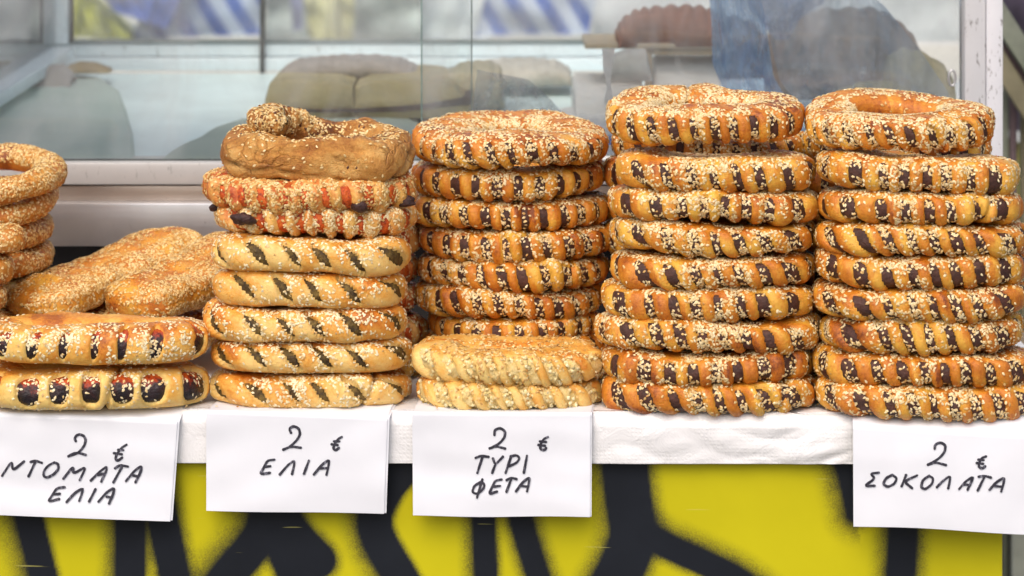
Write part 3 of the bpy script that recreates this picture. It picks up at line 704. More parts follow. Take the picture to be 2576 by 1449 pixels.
mound('scalloped_loaf', 'reddish brown scalloped loaf on the tan shelf', 'bread', [(1549, 109), (1548, 80), (1565, 50), (1600, 26), (1640, 20), (1700, 16), (1760, 16), (1800, 30), (1830, 70), (1838, 109)], 4.53, 4.66, M['red_bread'], scal=.0055, nf=14)
mound('scalloped_loaf', 'dark round loaf directly behind the blue edge of the plastic bag', 'bread', [(1790, 190), (1792, 70), (1810, 46), (1850, 42), (1900, 62), (1925, 100), (1930, 190)], 4.68, 4.80, M['brown_bread'], scal=.006, nf=7)
mound('scalloped_loaf', 'big dark scalloped loaf under the crumpled plastic', 'bread', [(1930, 240), (1925, 110), (1945, 70), (1975, 45), (2030, 26), (2110, 24), (2190, 20), (2240, 40), (2290, 80), (2312, 130), (2314, 240)], 4.56, 4.70, M['brown_bread'], scal=.006, nf=14)
mound('olive_loaf', 'olive brown rounded loaf beside the steel post', 'bread', [(2225, 330), (2230, 150), (2270, 122), (2320, 130), (2370, 160), (2395, 200), (2402, 330)], 4.44, 4.54, M['olive_bread'], scal=.002, nf=7)
mound('yellow_loaf', 'yellow brown bread low in the right corner of the case', 'bread', [(2060, 345), (2065, 270), (2110, 225), (2170, 205), (2250, 205), (2310, 240), (2330, 290), (2335, 345)], 4.34, 4.43, bread_mat('yellow_bread', (.42, .33, .08), (.60, .46, .12)))
def bag(name, label, outline, d, mat, amp=.014, rows=30, seed=3):
    """crumpled film: a patch between a left and a right boundary polyline"""
    rng = np.random.default_rng(seed); nl = Noise(10, 9, rng, 2); nh = Noise(10, 26, rng, 2)
    (L_, R_) = outline; t = np.linspace(0, 1, rows); cols = 46
    lu = np.interp(t, np.linspace(0, 1, len(L_)), [p[0] for p in L_]); lv = np.interp(t, np.linspace(0, 1, len(L_)), [p[1] for p in L_])
    ru = np.interp(t, np.linspace(0, 1, len(R_)), [p[0] for p in R_]); rv = np.interp(t, np.linspace(0, 1, len(R_)), [p[1] for p in R_])
    s = np.linspace(0, 1, cols); S2, T2 = np.meshgrid(s, t, indexing='ij')
    uu = lu[None] * (1 - S2) + ru[None] * S2; vv = lv[None] * (1 - S2) + rv[None] * S2
    dd = d + amp * (np.abs(nl(S2, T2 * .7)) - .5) + amp * .4 * (np.abs(nh(S2, T2)) - .5)
    dd = np.clip(dd, DG + .012, None)
    V = np.stack([(uu - 1288) * K * dd, dd, H - (vv - V0) * K * dd], -1).reshape(-1, 3)
    V2 = V + np.array([0, .0012, 0])
    F = grid_faces(cols, rows); n = len(V)
    o = mesh(name, np.vstack([V, V2]), np.vstack([F, F[:, ::-1] + n]), mat); return tag(o, label, 'plastic bag')
bag('plastic_bag', 'translucent blue plastic bag hanging inside the case left of the crumpled clear one', ([(1780, -60), (1790, 60), (1792, 160), (1830, 250), (1845, 345)], [(1905, -60), (1930, 80), (1945, 190), (1990, 270), (2040, 345)]), 4.27, film_mat('blue_film', (.34, .62, .92), .50, .22), seed=5)
bag('plastic_bag', 'large crumpled clear plastic sheet over the dark loaves inside the case', ([(1900, -60), (1935, 90), (1960, 200), (2020, 280), (2040, 345)], [(2140, -60), (2230, 20), (2310, 120), (2385, 230), (2412, 345)]), 4.26, film_mat('clear_film', (.60, .72, .84), .26, .25), seed=8)
bag('plastic_bag', 'narrow pale blue plastic fold above the dark loaves', ([(1850, -60), (1890, 20), (1925, 70), (1950, 100)], [(2110, -60), (2070, 10), (2010, 50), (1985, 100)]), 4.36, film_mat('blue_fold', (.50, .66, .92), .85), seed=12)
bag('plastic_bag', 'small crumpled clear bag behind the top of the middle pile', ([(1200, 175), (1195, 230), (1188, 290), (1180, 330)], [(1330, 200), (1385, 250), (1420, 290), (1425, 330)]), 4.24, film_mat('clear_film_small', (.72, .78, .80), .30, .12), .02, seed=21)
mound('blue_tub', 'blue plastic tray edge at the bottom of the glass between two piles', 'tray', [(1380, 402), (1381, 344), (1400, 341), (1600, 341), (1612, 344), (1614, 402)], 4.22, 4.3, plain('blue_plastic', (.03, .12, .42), .3, .3, 20, stretch=(1, 1, 6)), wob=.001)
wd = MB(); wd.prism([(X(1522, 4.2), Z(v, 4.2)) if s < 0 else (X(u, 4.2), Z(v, 4.2)) for s, u, v in ((1, 1514, 120), (1, 1546, 120), (1, 1534, 195), (1, 1540, 240), (1, 1538, 262), (1, 1524, 268), (1, 1518, 250), (1, 1526, 215), (1, 1516, 170))], 4.175, 4.18)
tag(wd.build('torn_tape', plain('white_tape', (.75, .78, .80), .4), None), 'torn strip of white tape stuck inside the glass', 'tape')

# ------------------------------------------------------------------ things right of the case post
ld = empty('folding_frame', (X(2600, 4.9), 4.9, -.86)); tag(ld, 'folded wooden frame with slanting bars right of the steel post', 'frame')
def lbar(p, q_, w, t, mat, nm):
    b_ = MB(); o_ = ld.location; b_.bar(Vector(p) - o_, Vector(q_) - o_, w, t); b_.build(nm, mat, ld, .003)
mg = plain('grey_green_bar', (.20, .22, .17), .6, .2, 20); mm_ = plain('mauve_bar', (.16, .11, .12), .6, .2, 20); mo = plain('olive_bar', (.20, .18, .11), .6)
lbar(P(2490, 5, 4.9), P(2700, 330, 4.9), .05, .03, mg, 'slanting_bar')
lbar(P(2490, 70, 4.93), P(2700, 400, 4.93), .035, .03, mm_, 'slanting_bar')
lbar(P(2490, 120, 4.9), P(2700, 450, 4.9), .022, .03, mo, 'slanting_bar')
for u_, mt_ in ((2500, mo), (2526, mg), (2548, mm_), (2575, mo)):
    lbar(P(u_, 160, 4.97), Vector((X(u_, 4.97), 4.97, -.86)), .011, .02, mt_, 'upright')
drape('green_tarp', 'folded yellow green tarpaulin hanging behind the slanting bars', 'tarpaulin', [(2505, 330), (2700, 430), (2700, 1200), (2505, 1200)], 5.2, plain('green_tarp', (.30, .30, .07), .6, .35, 14, stretch=(4, 1, .5)), .03, .02)
drape('purple_sack', 'dark purple sack at the top right corner beside the case', 'sack', [(2490, -40), (2720, -40), (2720, 330), (2490, 330)], 5.5, plain('purple_sack', (.07, .055, .09), .7, .3, 14), .03, .1)
drape('dark_plank', 'narrow added dark plank standing between yellow panel and grey board', 'gap_filler', [(2490, 900), (2560, 900), (2560, 1700), (2490, 1700)], 5.0, plain('dark_plank', (.045, .04, .016), .7), .002, .02)  # dark strip added to give the shaded gap beside the panel its colour
drape('grey_board', 'grey upright board below the frame, right of the yellow panel', 'board', [(2546, 900), (2780, 900), (2780, 1700), (2546, 1700)], 4.9, plain('grey_board', (.42, .44, .36), .6, .2, 10), .004, .02)

# ------------------------------------------------------------------ counter with sprayed panel
def ye(x): return 3.575 - .043 * x          # the counter's front edge runs slightly askew
XC0, XC1 = -1.15, X(2521, 3.56)
ctr = empty('stall_counter', (0, 3.9, -.86)); tag(ctr, 'market stall counter with yellow front panel sprayed with black graffiti', 'counter')
def graffiti():
    xs = np.concatenate([np.linspace(XC0, -.64, 30, endpoint=False), np.linspace(-.64, XC1, 540)]); nx = len(xs)
    zs = np.concatenate([np.linspace(-.30, -.20, 8, endpoint=False), np.linspace(-.20, -.004, 140)]); nz_ = len(zs)
    Xg, Zg = np.meshgrid(xs, zs, indexing='ij')
    D0 = 3.575
    U_ = Xg / (K * D0) + 1288; V_ = (H - Zg) / (K * D0) + V0
    # strokes in picture units of the panel: points, half width, soft edge left, soft edge right
    S_ = [([(35, 1120), (52, 1290), (96, 1460), (120, 1560)], 33, 60, 12),
          ([(300, 1120), (322, 1300), (318, 1460), (318, 1560)], 36, 40, 16), ([(372, 1120), (395, 1290), (432, 1460), (450, 1560)], 36, 22, 26),
          ([(676, 1100), (668, 1330), (632, 1390), (560, 1470), (500, 1560)], 40, 60, 22), ([(690, 1120), (700, 1310), (745, 1370), (796, 1420)], 42, 20, 20), ([(700, 1330), (712, 1400), (745, 1470), (770, 1560)], 40, 18, 26),
          ([(1085, 1120), (1035, 1165), (985, 1215), (948, 1275), (936, 1330), (962, 1390), (1006, 1460), (1060, 1560)], 40, 46, 10),
          ([(1205, 1100), (1216, 1300), (1222, 1460), (1222, 1560)], 28, 34, 14), ([(1270, 1100), (1305, 1300), (1355, 1460), (1390, 1560)], 28, 26, 30),
          ([(1568, 1100), (1574, 1200), (1586, 1290), (1596, 1350), (1572, 1420), (1530, 1500), (1500, 1560)], 52, 42, 30), ([(1600, 1330), (1680, 1378), (1780, 1420), (1880, 1470), (1980, 1560)], 30, 16, 40),
          ([(2085, 1100), (2124, 1170), (2140, 1240), (2150, 1290)], 22, 55, 30),
          ([(2262, 1100), (2272, 1330), (2262, 1460), (2262, 1560)], 34, 40, 34),
          ([(-150, 1100), (-120, 1560)], 40, 30, 30), ([(-420, 1100), (-330, 1300), (-400, 1560)], 50, 30, 30), ([(-700, 1100), (-640, 1560)], 45, 30, 30)]
    cov = np.zeros_like(U_)
    def chaikin(p):
        p = np.array(p, float)
        for _ in range(3):
            q = [p[0]]
            for a, b in zip(p[:-1], p[1:]): q += [a * .75 + b * .25, a * .25 + b * .75]
            q.append(p[-1]); p = np.array(q)
        return p
    for pts, hw, sl_, sr_ in S_:
        pts = chaikin(pts)
        best = np.full(U_.shape, 1e9); side = np.zeros_like(U_)
        for (a, b), (c, d) in zip(pts[:-1], pts[1:]):
            dx, dy = c - a, d - b; L2 = dx * dx + dy * dy + 1e-9
            t = np.clip(((U_ - a) * dx + (V_ - b) * dy) / L2, 0, 1)
            ex = U_ - (a + t * dx); ey = V_ - (b + t * dy); r = np.hypot(ex, ey)
            s_ = (dx * ey - dy * ex)
            m = r < best; best = np.where(m, r, best); side = np.where(m, np.sign(s_), side)
        soft = np.where(side > 0, sl_, sr_) * 1.15 + 8; hw = hw * 1.17
        k = np.clip((best - hw + 6) / (soft + 1.0), 0, 1)
        c_ = (1 - k) ** 1.5
        cov = 1 - (1 - cov) * (1 - c_)
    V = np.stack([Xg, ye(Xg) + .012, Zg], -1)
    V[..., 1] -= 3.9; V[..., 2] += .86
    b = NB('sprayed_panel')
    at = b.n('ShaderNodeAttribute', attribute_name='paint').outputs['Fac']
    sp = b.noise(620, 3, .6); sp2 = b.noise(60, 3)
    n_ = b.math('ADD', b.math('MULTIPLY', b.math('SUBTRACT', sp, .5), 1.15), b.math('MULTIPLY', b.math('SUBTRACT', sp2, .5), .5))
    edge = b.math('MULTIPLY', b.math('MULTIPLY', at, b.math('SUBTRACT', 1.0, at)), 4.0)
    f = b.math('ADD', at, b.math('MULTIPLY', n_, b.math('MULTIPLY', edge, .8)), clamp=True)
    yl = b.ramp(b.noise(5, 4), [(.3, (.50, .445, .004)), (.7, (.57, .51, .006))])
    bk = b.ramp(b.noise(9, 4), [(.3, (.006, .008, .013)), (.7, (.011, .014, .021))])
    c = b.mix(f, yl, bk)
    scr = b.ramp(b.noise(30, 2, .5, stretch=(.25, 1, 5.5), dist=.3), [(.735, (0, 0, 0)), (.75, (1, 1, 1))])
    c = b.mix(b.math('MULTIPLY', scr, .35), c, (.62, .58, .16))
    b.bsdf(c, .5, b.bump(b.noise(160, 3), .06, .0006), spec=.22)
    Vr = V.reshape(-1, 3)
    # the sheet has a back 6 mm behind
    n = len(Vr); B = Vr + np.array([0, .006, 0])
    mesh('front_panel', Vr, grid_faces(nx, nz_), b.m, ctr, attrs={'paint': cov})
    q = MB()
    q.add([(x, ye(x) + .012 + dy - 3.9, z + .86) for dy in (.0015, .018) for x, z in ((XC0, -.3), (XC1 + .001, -.3), (XC1 + .001, -.004), (XC0, -.004))], [(0, 1, 2, 3), (7, 6, 5, 4), (0, 4, 5, 1), (1, 5, 6, 2), (2, 6, 7, 3), (3, 7, 4, 0)])
    q.build('panel_backing', plain('panel_edge', (.62, .56, .05), .5, .1, 20), ctr)
    q = MB()
    q.add([(x, ye(x) + .014 + dy - 3.9, z + .86) for dy in (0, .018) for x, z in ((XC0, -.84), (XC1, -.84), (XC1, -.3005), (XC0, -.3005))], [(0, 1, 2, 3), (7, 6, 5, 4), (0, 4, 5, 1), (1, 5, 6, 2), (2, 6, 7, 3), (3, 7, 4, 0)])
    q.build('lower_panel', plain('lower_yellow', (.62, .55, .01), .45, .1, 8), ctr)
graffiti()
q = MB(); q.add([(x, y - 3.9, z + .86) for z in (-.03, -.003) for x, y in ((XC0, ye(XC0) + .034), (XC1 + .12, ye(XC1 + .12) + .034), (XC1 + .12, 5.1), (XC0, 5.1))], [(3, 2, 1, 0), (4, 5, 6, 7), (0, 1, 5, 4), (1, 2, 6, 5), (2, 3, 7, 6), (3, 0, 4, 7)])
q.build('top_board', M['board'], ctr)
for lx in (XC0 + .05, XC1 - .05):
    for ly in (3.72, 5.0):
        q = MB(); q.box(lx - .025, lx + .025, ly - 3.925, ly - 3.875, 0, .829); q.build('leg', M['dark'], ctr, .003)

# white embossed paper cloth over the counter, hanging in front
def cloth():
    nx = 320
    xs = np.linspace(XC0 - .01, XC1 + .10, nx)
    prof = []    # (back offset from edge, height)
    for t in np.linspace(0, 1, 26): prof.append((.52 * (1 - t) ** 1.4 + .014, 0.0))
    for a in np.linspace(0, R(90), 8): prof.append((.014 - .014 * math.sin(a), -.014 + .014 * math.cos(a)))
    for t in np.linspace(.08, 1, 20): prof.append((0, -.014 - t * .052))
    rng = np.random.default_rng(5); na = Noise(9, 14, rng, 2); nb = Noise(10, 45, rng, 2); nc = Noise(10, 110, rng, 2)
    pr = np.array(prof); Xg, I = np.meshgrid(xs, np.arange(len(pr)), indexing='ij')
    off = pr[I, 0]; z = pr[I, 1]
    s = off - z                                   # distance along the profile
    crump = np.exp(-((Xg - .355) / .055) ** 2) + .35 * np.exp(-((Xg - .18) / .12) ** 2)
    wob = .0009 * na(Xg, s) + .0005 * nb(Xg, s) + crump * (.0060 * np.abs(nb(Xg, s)) + .0012 * nc(Xg, s))
    near = np.exp(-((s - .0) / .05) ** 2)
    hang = z < -.010
    Y = ye(Xg) + off - np.where(hang, np.abs(wob) * 1.2 + .0006, .3 * np.abs(wob))
    Zc = z + .0015 + np.where(~hang, np.abs(wob) * near, 0)
    hem = 0
    sc = np.clip((-z - .014) / .052, 0, 1)
    # hem row sits level in the picture although the edge runs askew
    zhem = (H - (1163 - V0 + 3 * (Xg + .58)) * K * ye(Xg))
    Zc = np.where(z < -.014, -.014 + (zhem + .014) * sc + .0015 * (1 - sc), Zc) + hem
    V = np.stack([Xg, Y, Zc], -1).reshape(-1, 3)
    F = grid_faces(nx, len(pr)); n = len(V)
    o = mesh('paper_tablecloth', np.vstack([V, V + np.array([0, .0006, -.0006])]), np.vstack([F, F[:, ::-1] + n]), M['cloth'])
    tag(o, 'white embossed paper cloth covering the counter and hanging over its edge', 'tablecloth')
cloth()

# ------------------------------------------------------------------ handwritten price signs
M['ink'] = (lambda b: (b.bsdf(b.ramp(b.noise(420, 3, .7, stretch=(1, 1, .3)), [(.3, (.012, .011, .02)), (.56, (.03, .028, .045)), (.70, (.24, .24, .30))]), .5), b.m)[1])(NB('marker_ink'))
def smooth_line(pts, n=10, iters=2):
    p = np.array(pts, float)
    if len(p) > 2:
        for _ in range(iters):      # corner cutting keeps pen corners fairly tight
            q = [p[0]]
            for a, b in zip(p[:-1], p[1:]): q += [a * .8 + b * .2, a * .2 + b * .8]
            q.append(p[-1]); p = np.array(q)
    out = []
    for a, b in zip(p[:-1], p[1:]):
        m = max(1, int(np.hypot(*(b - a)) / 4))
        for t in range(m): out.append(a + (b - a) * t / m)
    out.append(p[-1]); return np.array(out)
def sign(name, label, quad, strokes, cf, d0, width=6.4, seed=1, flap=42, sheets=2, skew=(0, 0), left_hidden=False):
    """quad: tl tr br bl in the picture; strokes in a crop's own units, cf maps them to the picture"""
    rng = np.random.default_rng(seed); nz = Noise(7, 2.6, rng, 2); nzf = Noise(8, 6.5, rng, 2)
    (u0, v0), (u1, v1), (u2, v2), (u3, v3) = quad
    xm = X((u0 + u1) / 2, d0)
    root = empty(name, (xm, d0, Z(v3, d0))); tag(root, label, 'price sign', 'handwritten price signs hanging from the counter')
    rl = np.array(root.location)
    def dep(uu, vv, k=0):
        s = (uu - u0) / (u1 - u0); t = (vv - v0) / (v3 - v0)
        return d0 + (ye((uu - 1288) * K * d0) - ye(xm)) + .0018 * nz(s, t) * np.clip(t + .1, 0, 1) + .0006 * nzf(s, t) + k * .0013 - .004 * np.clip(t, 0, 1)
    for k in range(sheets):
        nx, nz_ = 60, 34
        s, t = np.meshgrid(np.linspace(0, 1, nx), np.linspace(0, 1, nz_), indexing='ij')
        du, dv = (0, 0) if k == 0 else (skew[0] * k, skew[1] * k)
        uu = (u0 * (1 - s) + u1 * s) * (1 - t) + (u3 * (1 - s) + u2 * s) * t + du
        vv = (v0 * (1 - s) + v1 * s) * (1 - t) + (v3 * (1 - s) + v2 * s) * t + dv
        vv = vv + 1.6 * nz(s * 1.5, t * 0) * t
        dd = dep(uu - du, vv - dv, k)
        V = np.stack([(uu - 1288) * K * dd, dd, H - (vv - V0) * K * dd], -1)
        # flap: from the top edge back over the counter
        topr = V[:, 0, :]
        m = 9; fl = []
        for j in range(m, 0, -1):
            f = j / m
            y = topr[:, 1] + .10 * f ** 1.1
            sh = flap * K * 3.6 * f * (skew[0] / 10.0 if skew[0] else 0)
            z = topr[:, 2] * (1 - min(1, f * 2.6)) ** 1.4 + (.0046 - k * .0016) * min(1, f * 2.6)
            fl.append(np.stack([topr[:, 0] + sh, y, z], -1))
        V = np.concatenate([np.stack(fl, 1), V], 1)
        nn = V.shape[1]; V = V.reshape(-1, 3) - rl
        F = grid_faces(nx, nn); n = len(V)
        Bk = V + np.array([0, .0004, -.0003])
        mesh('paper_sheet', np.vstack([V, Bk]), np.vstack([F, F[:, ::-1] + n]), M['paper'], root)
    Vs = []; Fs = []; base = 0
    for k, st in enumerate(strokes):
        pl = np.array([cf(*p) for p in smooth_line(st)])
        tg = np.gradient(pl, axis=0); tg /= np.linalg.norm(tg, axis=1)[:, None] + 1e-9
        nr = np.stack([-tg[:, 1], tg[:, 0]], 1)
        L = len(pl); tt = np.linspace(0, 1, L)
        hw = width / 2 * (1 + .10 * np.sin(tt * 5 + k * 2.1) + .08 * rng.normal(size=L) * .6)
        # round pen ends
        a = pl[0] - tg[0] * width * .35; b_ = pl[-1] + tg[-1] * width * .35
        pl = np.vstack([a, pl, b_]); nr = np.vstack([nr[0], nr, nr[-1]]); hw = np.concatenate([[width * .26], hw, [width * .24]])
        A = pl + nr * hw[:, None]; C = pl - nr * hw[:, None]
        for row in (A, C):
            dd = dep(row[:, 0], row[:, 1]) - .0007 - k * .00003
            Vs.append(np.stack([(row[:, 0] - 1288) * K * dd, dd, H - (row[:, 1] - V0) * K * dd], -1) - rl)
        m = len(pl); i = np.arange(m - 1)
        Fs.append(np.stack([base + i, base + i + 1, base + m + i + 1, base + m + i], 1)); base += 2 * m
    mesh('lettering', np.vstack(Vs), np.vstack(Fs), M['ink'], root)
def cfm(ox, oy, s, ): return lambda x, y: ((ox + x / s) * .72461, (oy + y / s) * .72461)
sign('price_sign', 'white paper sign handwritten 2 € ΝΤΟΜΑΤΑ ΕΛΙΑ at the left end of the counter', [(-62, 1040), (446, 1061), (428, 1311), (-66, 1290)],
     [[(830, 480), (815, 450), (835, 415), (870, 402), (918, 420), (938, 465), (925, 520), (890, 570), (840, 615), (745, 645)], [(745, 645), (800, 612), (850, 603), (940, 628)],
      [(1385, 515), (1335, 545), (1298, 590), (1268, 640), (1265, 680), (1290, 692), (1338, 655)], [(1288, 572), (1350, 576)], [(1242, 608), (1335, 622)],
      [(20, 858), (130, 692), (138, 802), (265, 697)], [(332, 705), (390, 690), (460, 715)], [(388, 700), (310, 865)],
      [(595, 710), (530, 740), (480, 800), (475, 860), (515, 878), (590, 840), (640, 780), (635, 725), (590, 710)],
      [(690, 890), (802, 750), (798, 838), (945, 750), (870, 905)], [(990, 910), (1090, 810), (1170, 750), (1160, 810), (1105, 922)], [(1068, 850), (1138, 832)],
      [(1255, 775), (1310, 738), (1400, 755)], [(1330, 765), (1238, 930)], [(1375, 915), (1465, 805), (1548, 745), (1540, 810), (1480, 930)], [(1443, 850), (1510, 862)],
      [(708, 980), (620, 990), (570, 1070), (520, 1140), (650, 1108)], [(580, 1060), (658, 1052)], [(725, 1145), (820, 1040), (908, 990), (895, 1050), (865, 1132)],
      [(1045, 1000), (972, 1140)], [(1075, 1140), (1165, 1035), (1248, 985), (1240, 1050), (1190, 1162)], [(1163, 1085), (1222, 1092)]],
     cfm(0, 1380, 3.15), 3.584, 6.4, 1, skew=(6, -3), sheets=2)
c2 = cfm(680, 1400, 1.8141)
sign('price_sign', 'white paper sign handwritten 2 € ΕΛΙΑ, under the olive slit pastries', [(519, 1034), (974, 1052), (966, 1292), (519, 1284)],
     [[(600, 188), (588, 160), (615, 143), (648, 158), (658, 195), (635, 235), (590, 275), (548, 293)], [(548, 293), (600, 272), (662, 280)],
      [(920, 212), (895, 225), (875, 255), (865, 285), (880, 297), (902, 280)], [(868, 240), (905, 240)], [(853, 258), (895, 264)],
      [(496, 355), (450, 360), (428, 405), (403, 447), (468, 438)], [(435, 400), (470, 396)], [(527, 450), (580, 388), (622, 358), (618, 395), (605, 448)], [(712, 360), (680, 446)],
      [(742, 450), (795, 385), (840, 355), (835, 395), (822, 452)], [(785, 410), (830, 408)]], c2, 3.574, 6.4, 2, skew=(6, -2))
sign('price_sign', 'white paper sign handwritten 2 € ΤΥΡΙ ΦΕΤΑ, under the pale cheese rings', [(1037, 1038), (1485, 1040), (1484, 1299), (1039, 1297)],
     [[(1880, 202), (1882, 168), (1915, 155), (1948, 175), (1945, 215), (1910, 255), (1848, 285)], [(1848, 285), (1890, 270), (1950, 286)],
      [(2218, 212), (2190, 225), (2170, 260), (2170, 290), (2195, 296), (2207, 280)], [(2165, 240), (2207, 244)], [(2155, 262), (2200, 268)],
      [(1760, 345), (1795, 330), (1845, 338)], [(1805, 338), (1772, 440)], [(1870, 345), (1885, 388), (1935, 335)], [(1885, 388), (1865, 440)],
      [(1985, 335), (1950, 440)], [(1980, 335), (2020, 325), (2040, 345), (2020, 375), (1972, 397)], [(2085, 330), (2065, 440)],
      [(1805, 478), (1770, 595)], [(1795, 496), (1752, 520), (1740, 560), (1770, 572), (1810, 542), (1818, 508), (1790, 496)],
      [(1927, 480), (1885, 486), (1865, 530), (1845, 573), (1898, 555)], [(1870, 525), (1917, 520)], [(1955, 485), (1985, 468), (2022, 478)], [(1987, 475), (1955, 560)],
      [(2015, 556), (2058, 497), (2102, 465), (2098, 500), (2085, 556)], [(2045, 520), (2095, 525)]], c2, 3.565, 6.4, 3, skew=(4, -1))
sign('price_sign', 'white paper sign handwritten 2 € ΣΟΚΟΛΑΤΑ, at the right end of the counter', [(2146, 1073), (2610, 1101), (2612, 1347), (2147, 1325)],
     [[(2045, 272), (2048, 245), (2080, 232), (2110, 250), (2105, 290), (2070, 330), (2003, 366)], [(2003, 366), (2050, 350), (2114, 368)],
      [(2352, 315), (2325, 325), (2308, 355), (2308, 380), (2330, 388), (2347, 373)], [(2303, 335), (2337, 338)], [(2293, 355), (2335, 360)],
      [(1714, 412), (1662, 418), (1692, 447), (1626, 492), (1690, 490)], [(1795, 425), (1755, 445), (1738, 480), (1765, 498), (1805, 480), (1822, 445), (1792, 425)],
      [(1876, 425), (1848, 495)], [(1942, 428), (1862, 465), (1912, 505)], [(2015, 430), (1975, 455), (1963, 500), (1990, 512), (2030, 480), (2037, 445), (2010, 430)],
      [(2057, 500), (2095, 460), (2137, 430), (2135, 465), (2125, 507)], [(2190, 510), (2228, 465), (2275, 435), (2262, 470), (2240, 515)], [(2212, 482), (2258, 486)],
      [(2305, 437), (2340, 430), (2382, 442)], [(2342, 435), (2300, 520)], [(2370, 515), (2412, 468), (2460, 440), (2455, 475), (2440, 525)], [(2402, 492), (2448, 496)]],
     cfm(2050, 1400, 1.7116), 3.530, 6.4, 4, skew=(3, -1))

# ------------------------------------------------------------------ the pastries
def vrow(z, d): return (H - z) / (K * d) + V0
GC = 'chocolate filled sesame rings in piles on the counter'
ords = ['topmost', 'second from the top', 'third from the top', 'fourth from the top', 'fifth from the top', 'sixth from the top', 'seventh from the top', 'eighth from the top', 'ninth from the top', 'lowest']
r_ = np.random.default_rng(77)
# pile standing against the steel post (right)
P5 = [(2055, 2562, 483, 3, 'thickly seeded ring'), (2055, 2570, 569, 1, 'ring with yellow strips at its right end'), (2054, 2580, 649, 1, None), (2055, 2575, 729, .5, 'ring with bare dark chocolate gaps'), (2050, 2577, 810, 0, None),
      (2067, 2565, 891, -.5, 'shorter ring'), (2053, 2600, 978, 1.5, 'ring with wide bare strips'), (2052, 2625, 1058, 1, None)]
for i, (ul, ur, vb, ry, note) in enumerate(P5):
    lb = 'chocolate sesame ring, %s in the right end pile over the ΣΟΚΟΛΑΤΑ sign' % (['third from top', 'fourth from top', 'fifth from top', 'sixth from top', 'seventh from top', 'third from bottom', 'second from bottom', 'lowest'][i])
    ring_pastry('chocolate_ring', lb, 'pastry', GC, ul, ur, vb, 3.529 + r_.uniform(-.003, .003), .160 if i else .142, .0368, R(-2.6 if i == 0 else r_.uniform(-.8, .6)), R(ry), e=2.7,
                seedn=1700 if i == 0 else 1050, top=(i == 0), **(dict(vrange=(-62, 170)) if i == 0 else {}), patch=(.0, .45, .35, .3, .3, .3, .6, .2)[i], knot=(.845 if i == 1 else None), fill_seeds=(1.2, .7, 1.1, .25, 1.2, .9, .7, 1)[i], tone0=(.36, .32, .42, .42, .42, .40, .40, .44)[i])
ring_pastry('chocolate_ring', 'chocolate sesame ring with wide open hole crowning the pile beside the steel post', 'pastry', GC, 2019, 2492, 388, 3.548, .174, .0375, R(7.4), R(.6), top=True, e=2.1, a=.0285, knot=.80, patch=.2, tone0=.5, bare=lambda u, v: np.where((u > .08) & (u < .42) & (v > R(112)), .04, 1.0))
# tall pile left of it
P4 = [(1547, 2048, 481, 1.0, None), (1535, 2058, 562, 1.0, None), (1536, 2052, 643, .3, None), (1545, 2046, 729, .3, None), (1516, 2046, 811, .3, None), (1499, 2064, 890, .3, None), (1514, 2048, 971, .3, None), (1511, 2051, 1047, .2, None)]
for i, (ul, ur, vb, ry, note) in enumerate(P4):
    lb = 'chocolate sesame ring, %s in the tall pile just right of the ΤΥΡΙ ΦΕΤΑ sign' % (['third from top', 'fourth from top', 'fifth from top', 'sixth from top', 'seventh from top', 'third from bottom', 'second from bottom', 'lowest'][i])
    if i == 1: lb = 'chocolate sesame ring with overlapped dough seam, fourth from top right of the ΤΥΡΙ ΦΕΤΑ sign'
    ring_pastry('chocolate_ring', lb, 'pastry', GC, ul, ur, vb, 3.556 + r_.uniform(-.003, .003), .158 if i else .140, .0368, R(-2.6 if i == 0 else r_.uniform(-.8, .6)), R(ry), e=2.7,
                seedn=1500 if i == 0 else 1100, top=(i == 0), **(dict(vrange=(-62, 170)) if i == 0 else {}), patch=(.0, .2, .2, .5, .25, .25, .4, .35)[i], knot=(.725 if i == 1 else .86 if i == 7 else None), tone0=(.30, .42, .40, .44, .36, .46, .46, .46)[i], fill_seeds=(1, 1, 1, .8, .9, 1.1, .8, 1)[i])
ring_pastry('chocolate_ring', 'chocolate sesame ring crowning the tallest pile, its dough ends meeting at the back', 'pastry', GC, 1528, 2016, 370, 3.568, .172, .0375, R(6.6), R(.4), top=True, e=2.1, a=.030, knot=.24, patch=.75, tone0=.50, fill_seeds=.7)
# rows behind these two
for nm, uls, urs, n, z0, df in (('tallest pile', 1530, 2018, 8, .0372, 3.722), ('steel post pile', 2020, 2480, 8, .0372, 3.696)):
    for k in range(n):
        du = r_.uniform(-10, 10)
        lb = 'chocolate sesame ring %s in the hidden row behind the %s' % (ords[n - 1 - k] if k else 'lowest', nm)
        ring_pastry('chocolate_ring', lb, 'pastry', GC, uls + du + (10 if k == n - 1 and uls < 1600 else 0), urs + du, vrow(k * z0 + .002, df + .012), df, .17, .0365, R(r_.uniform(-.5, .5)), R(r_.uniform(-.5, .5)), e=2.4,
                    seedn=520 if k < n - 1 else 900, nu=230, nvd=16, nvr=6, patch=.2)
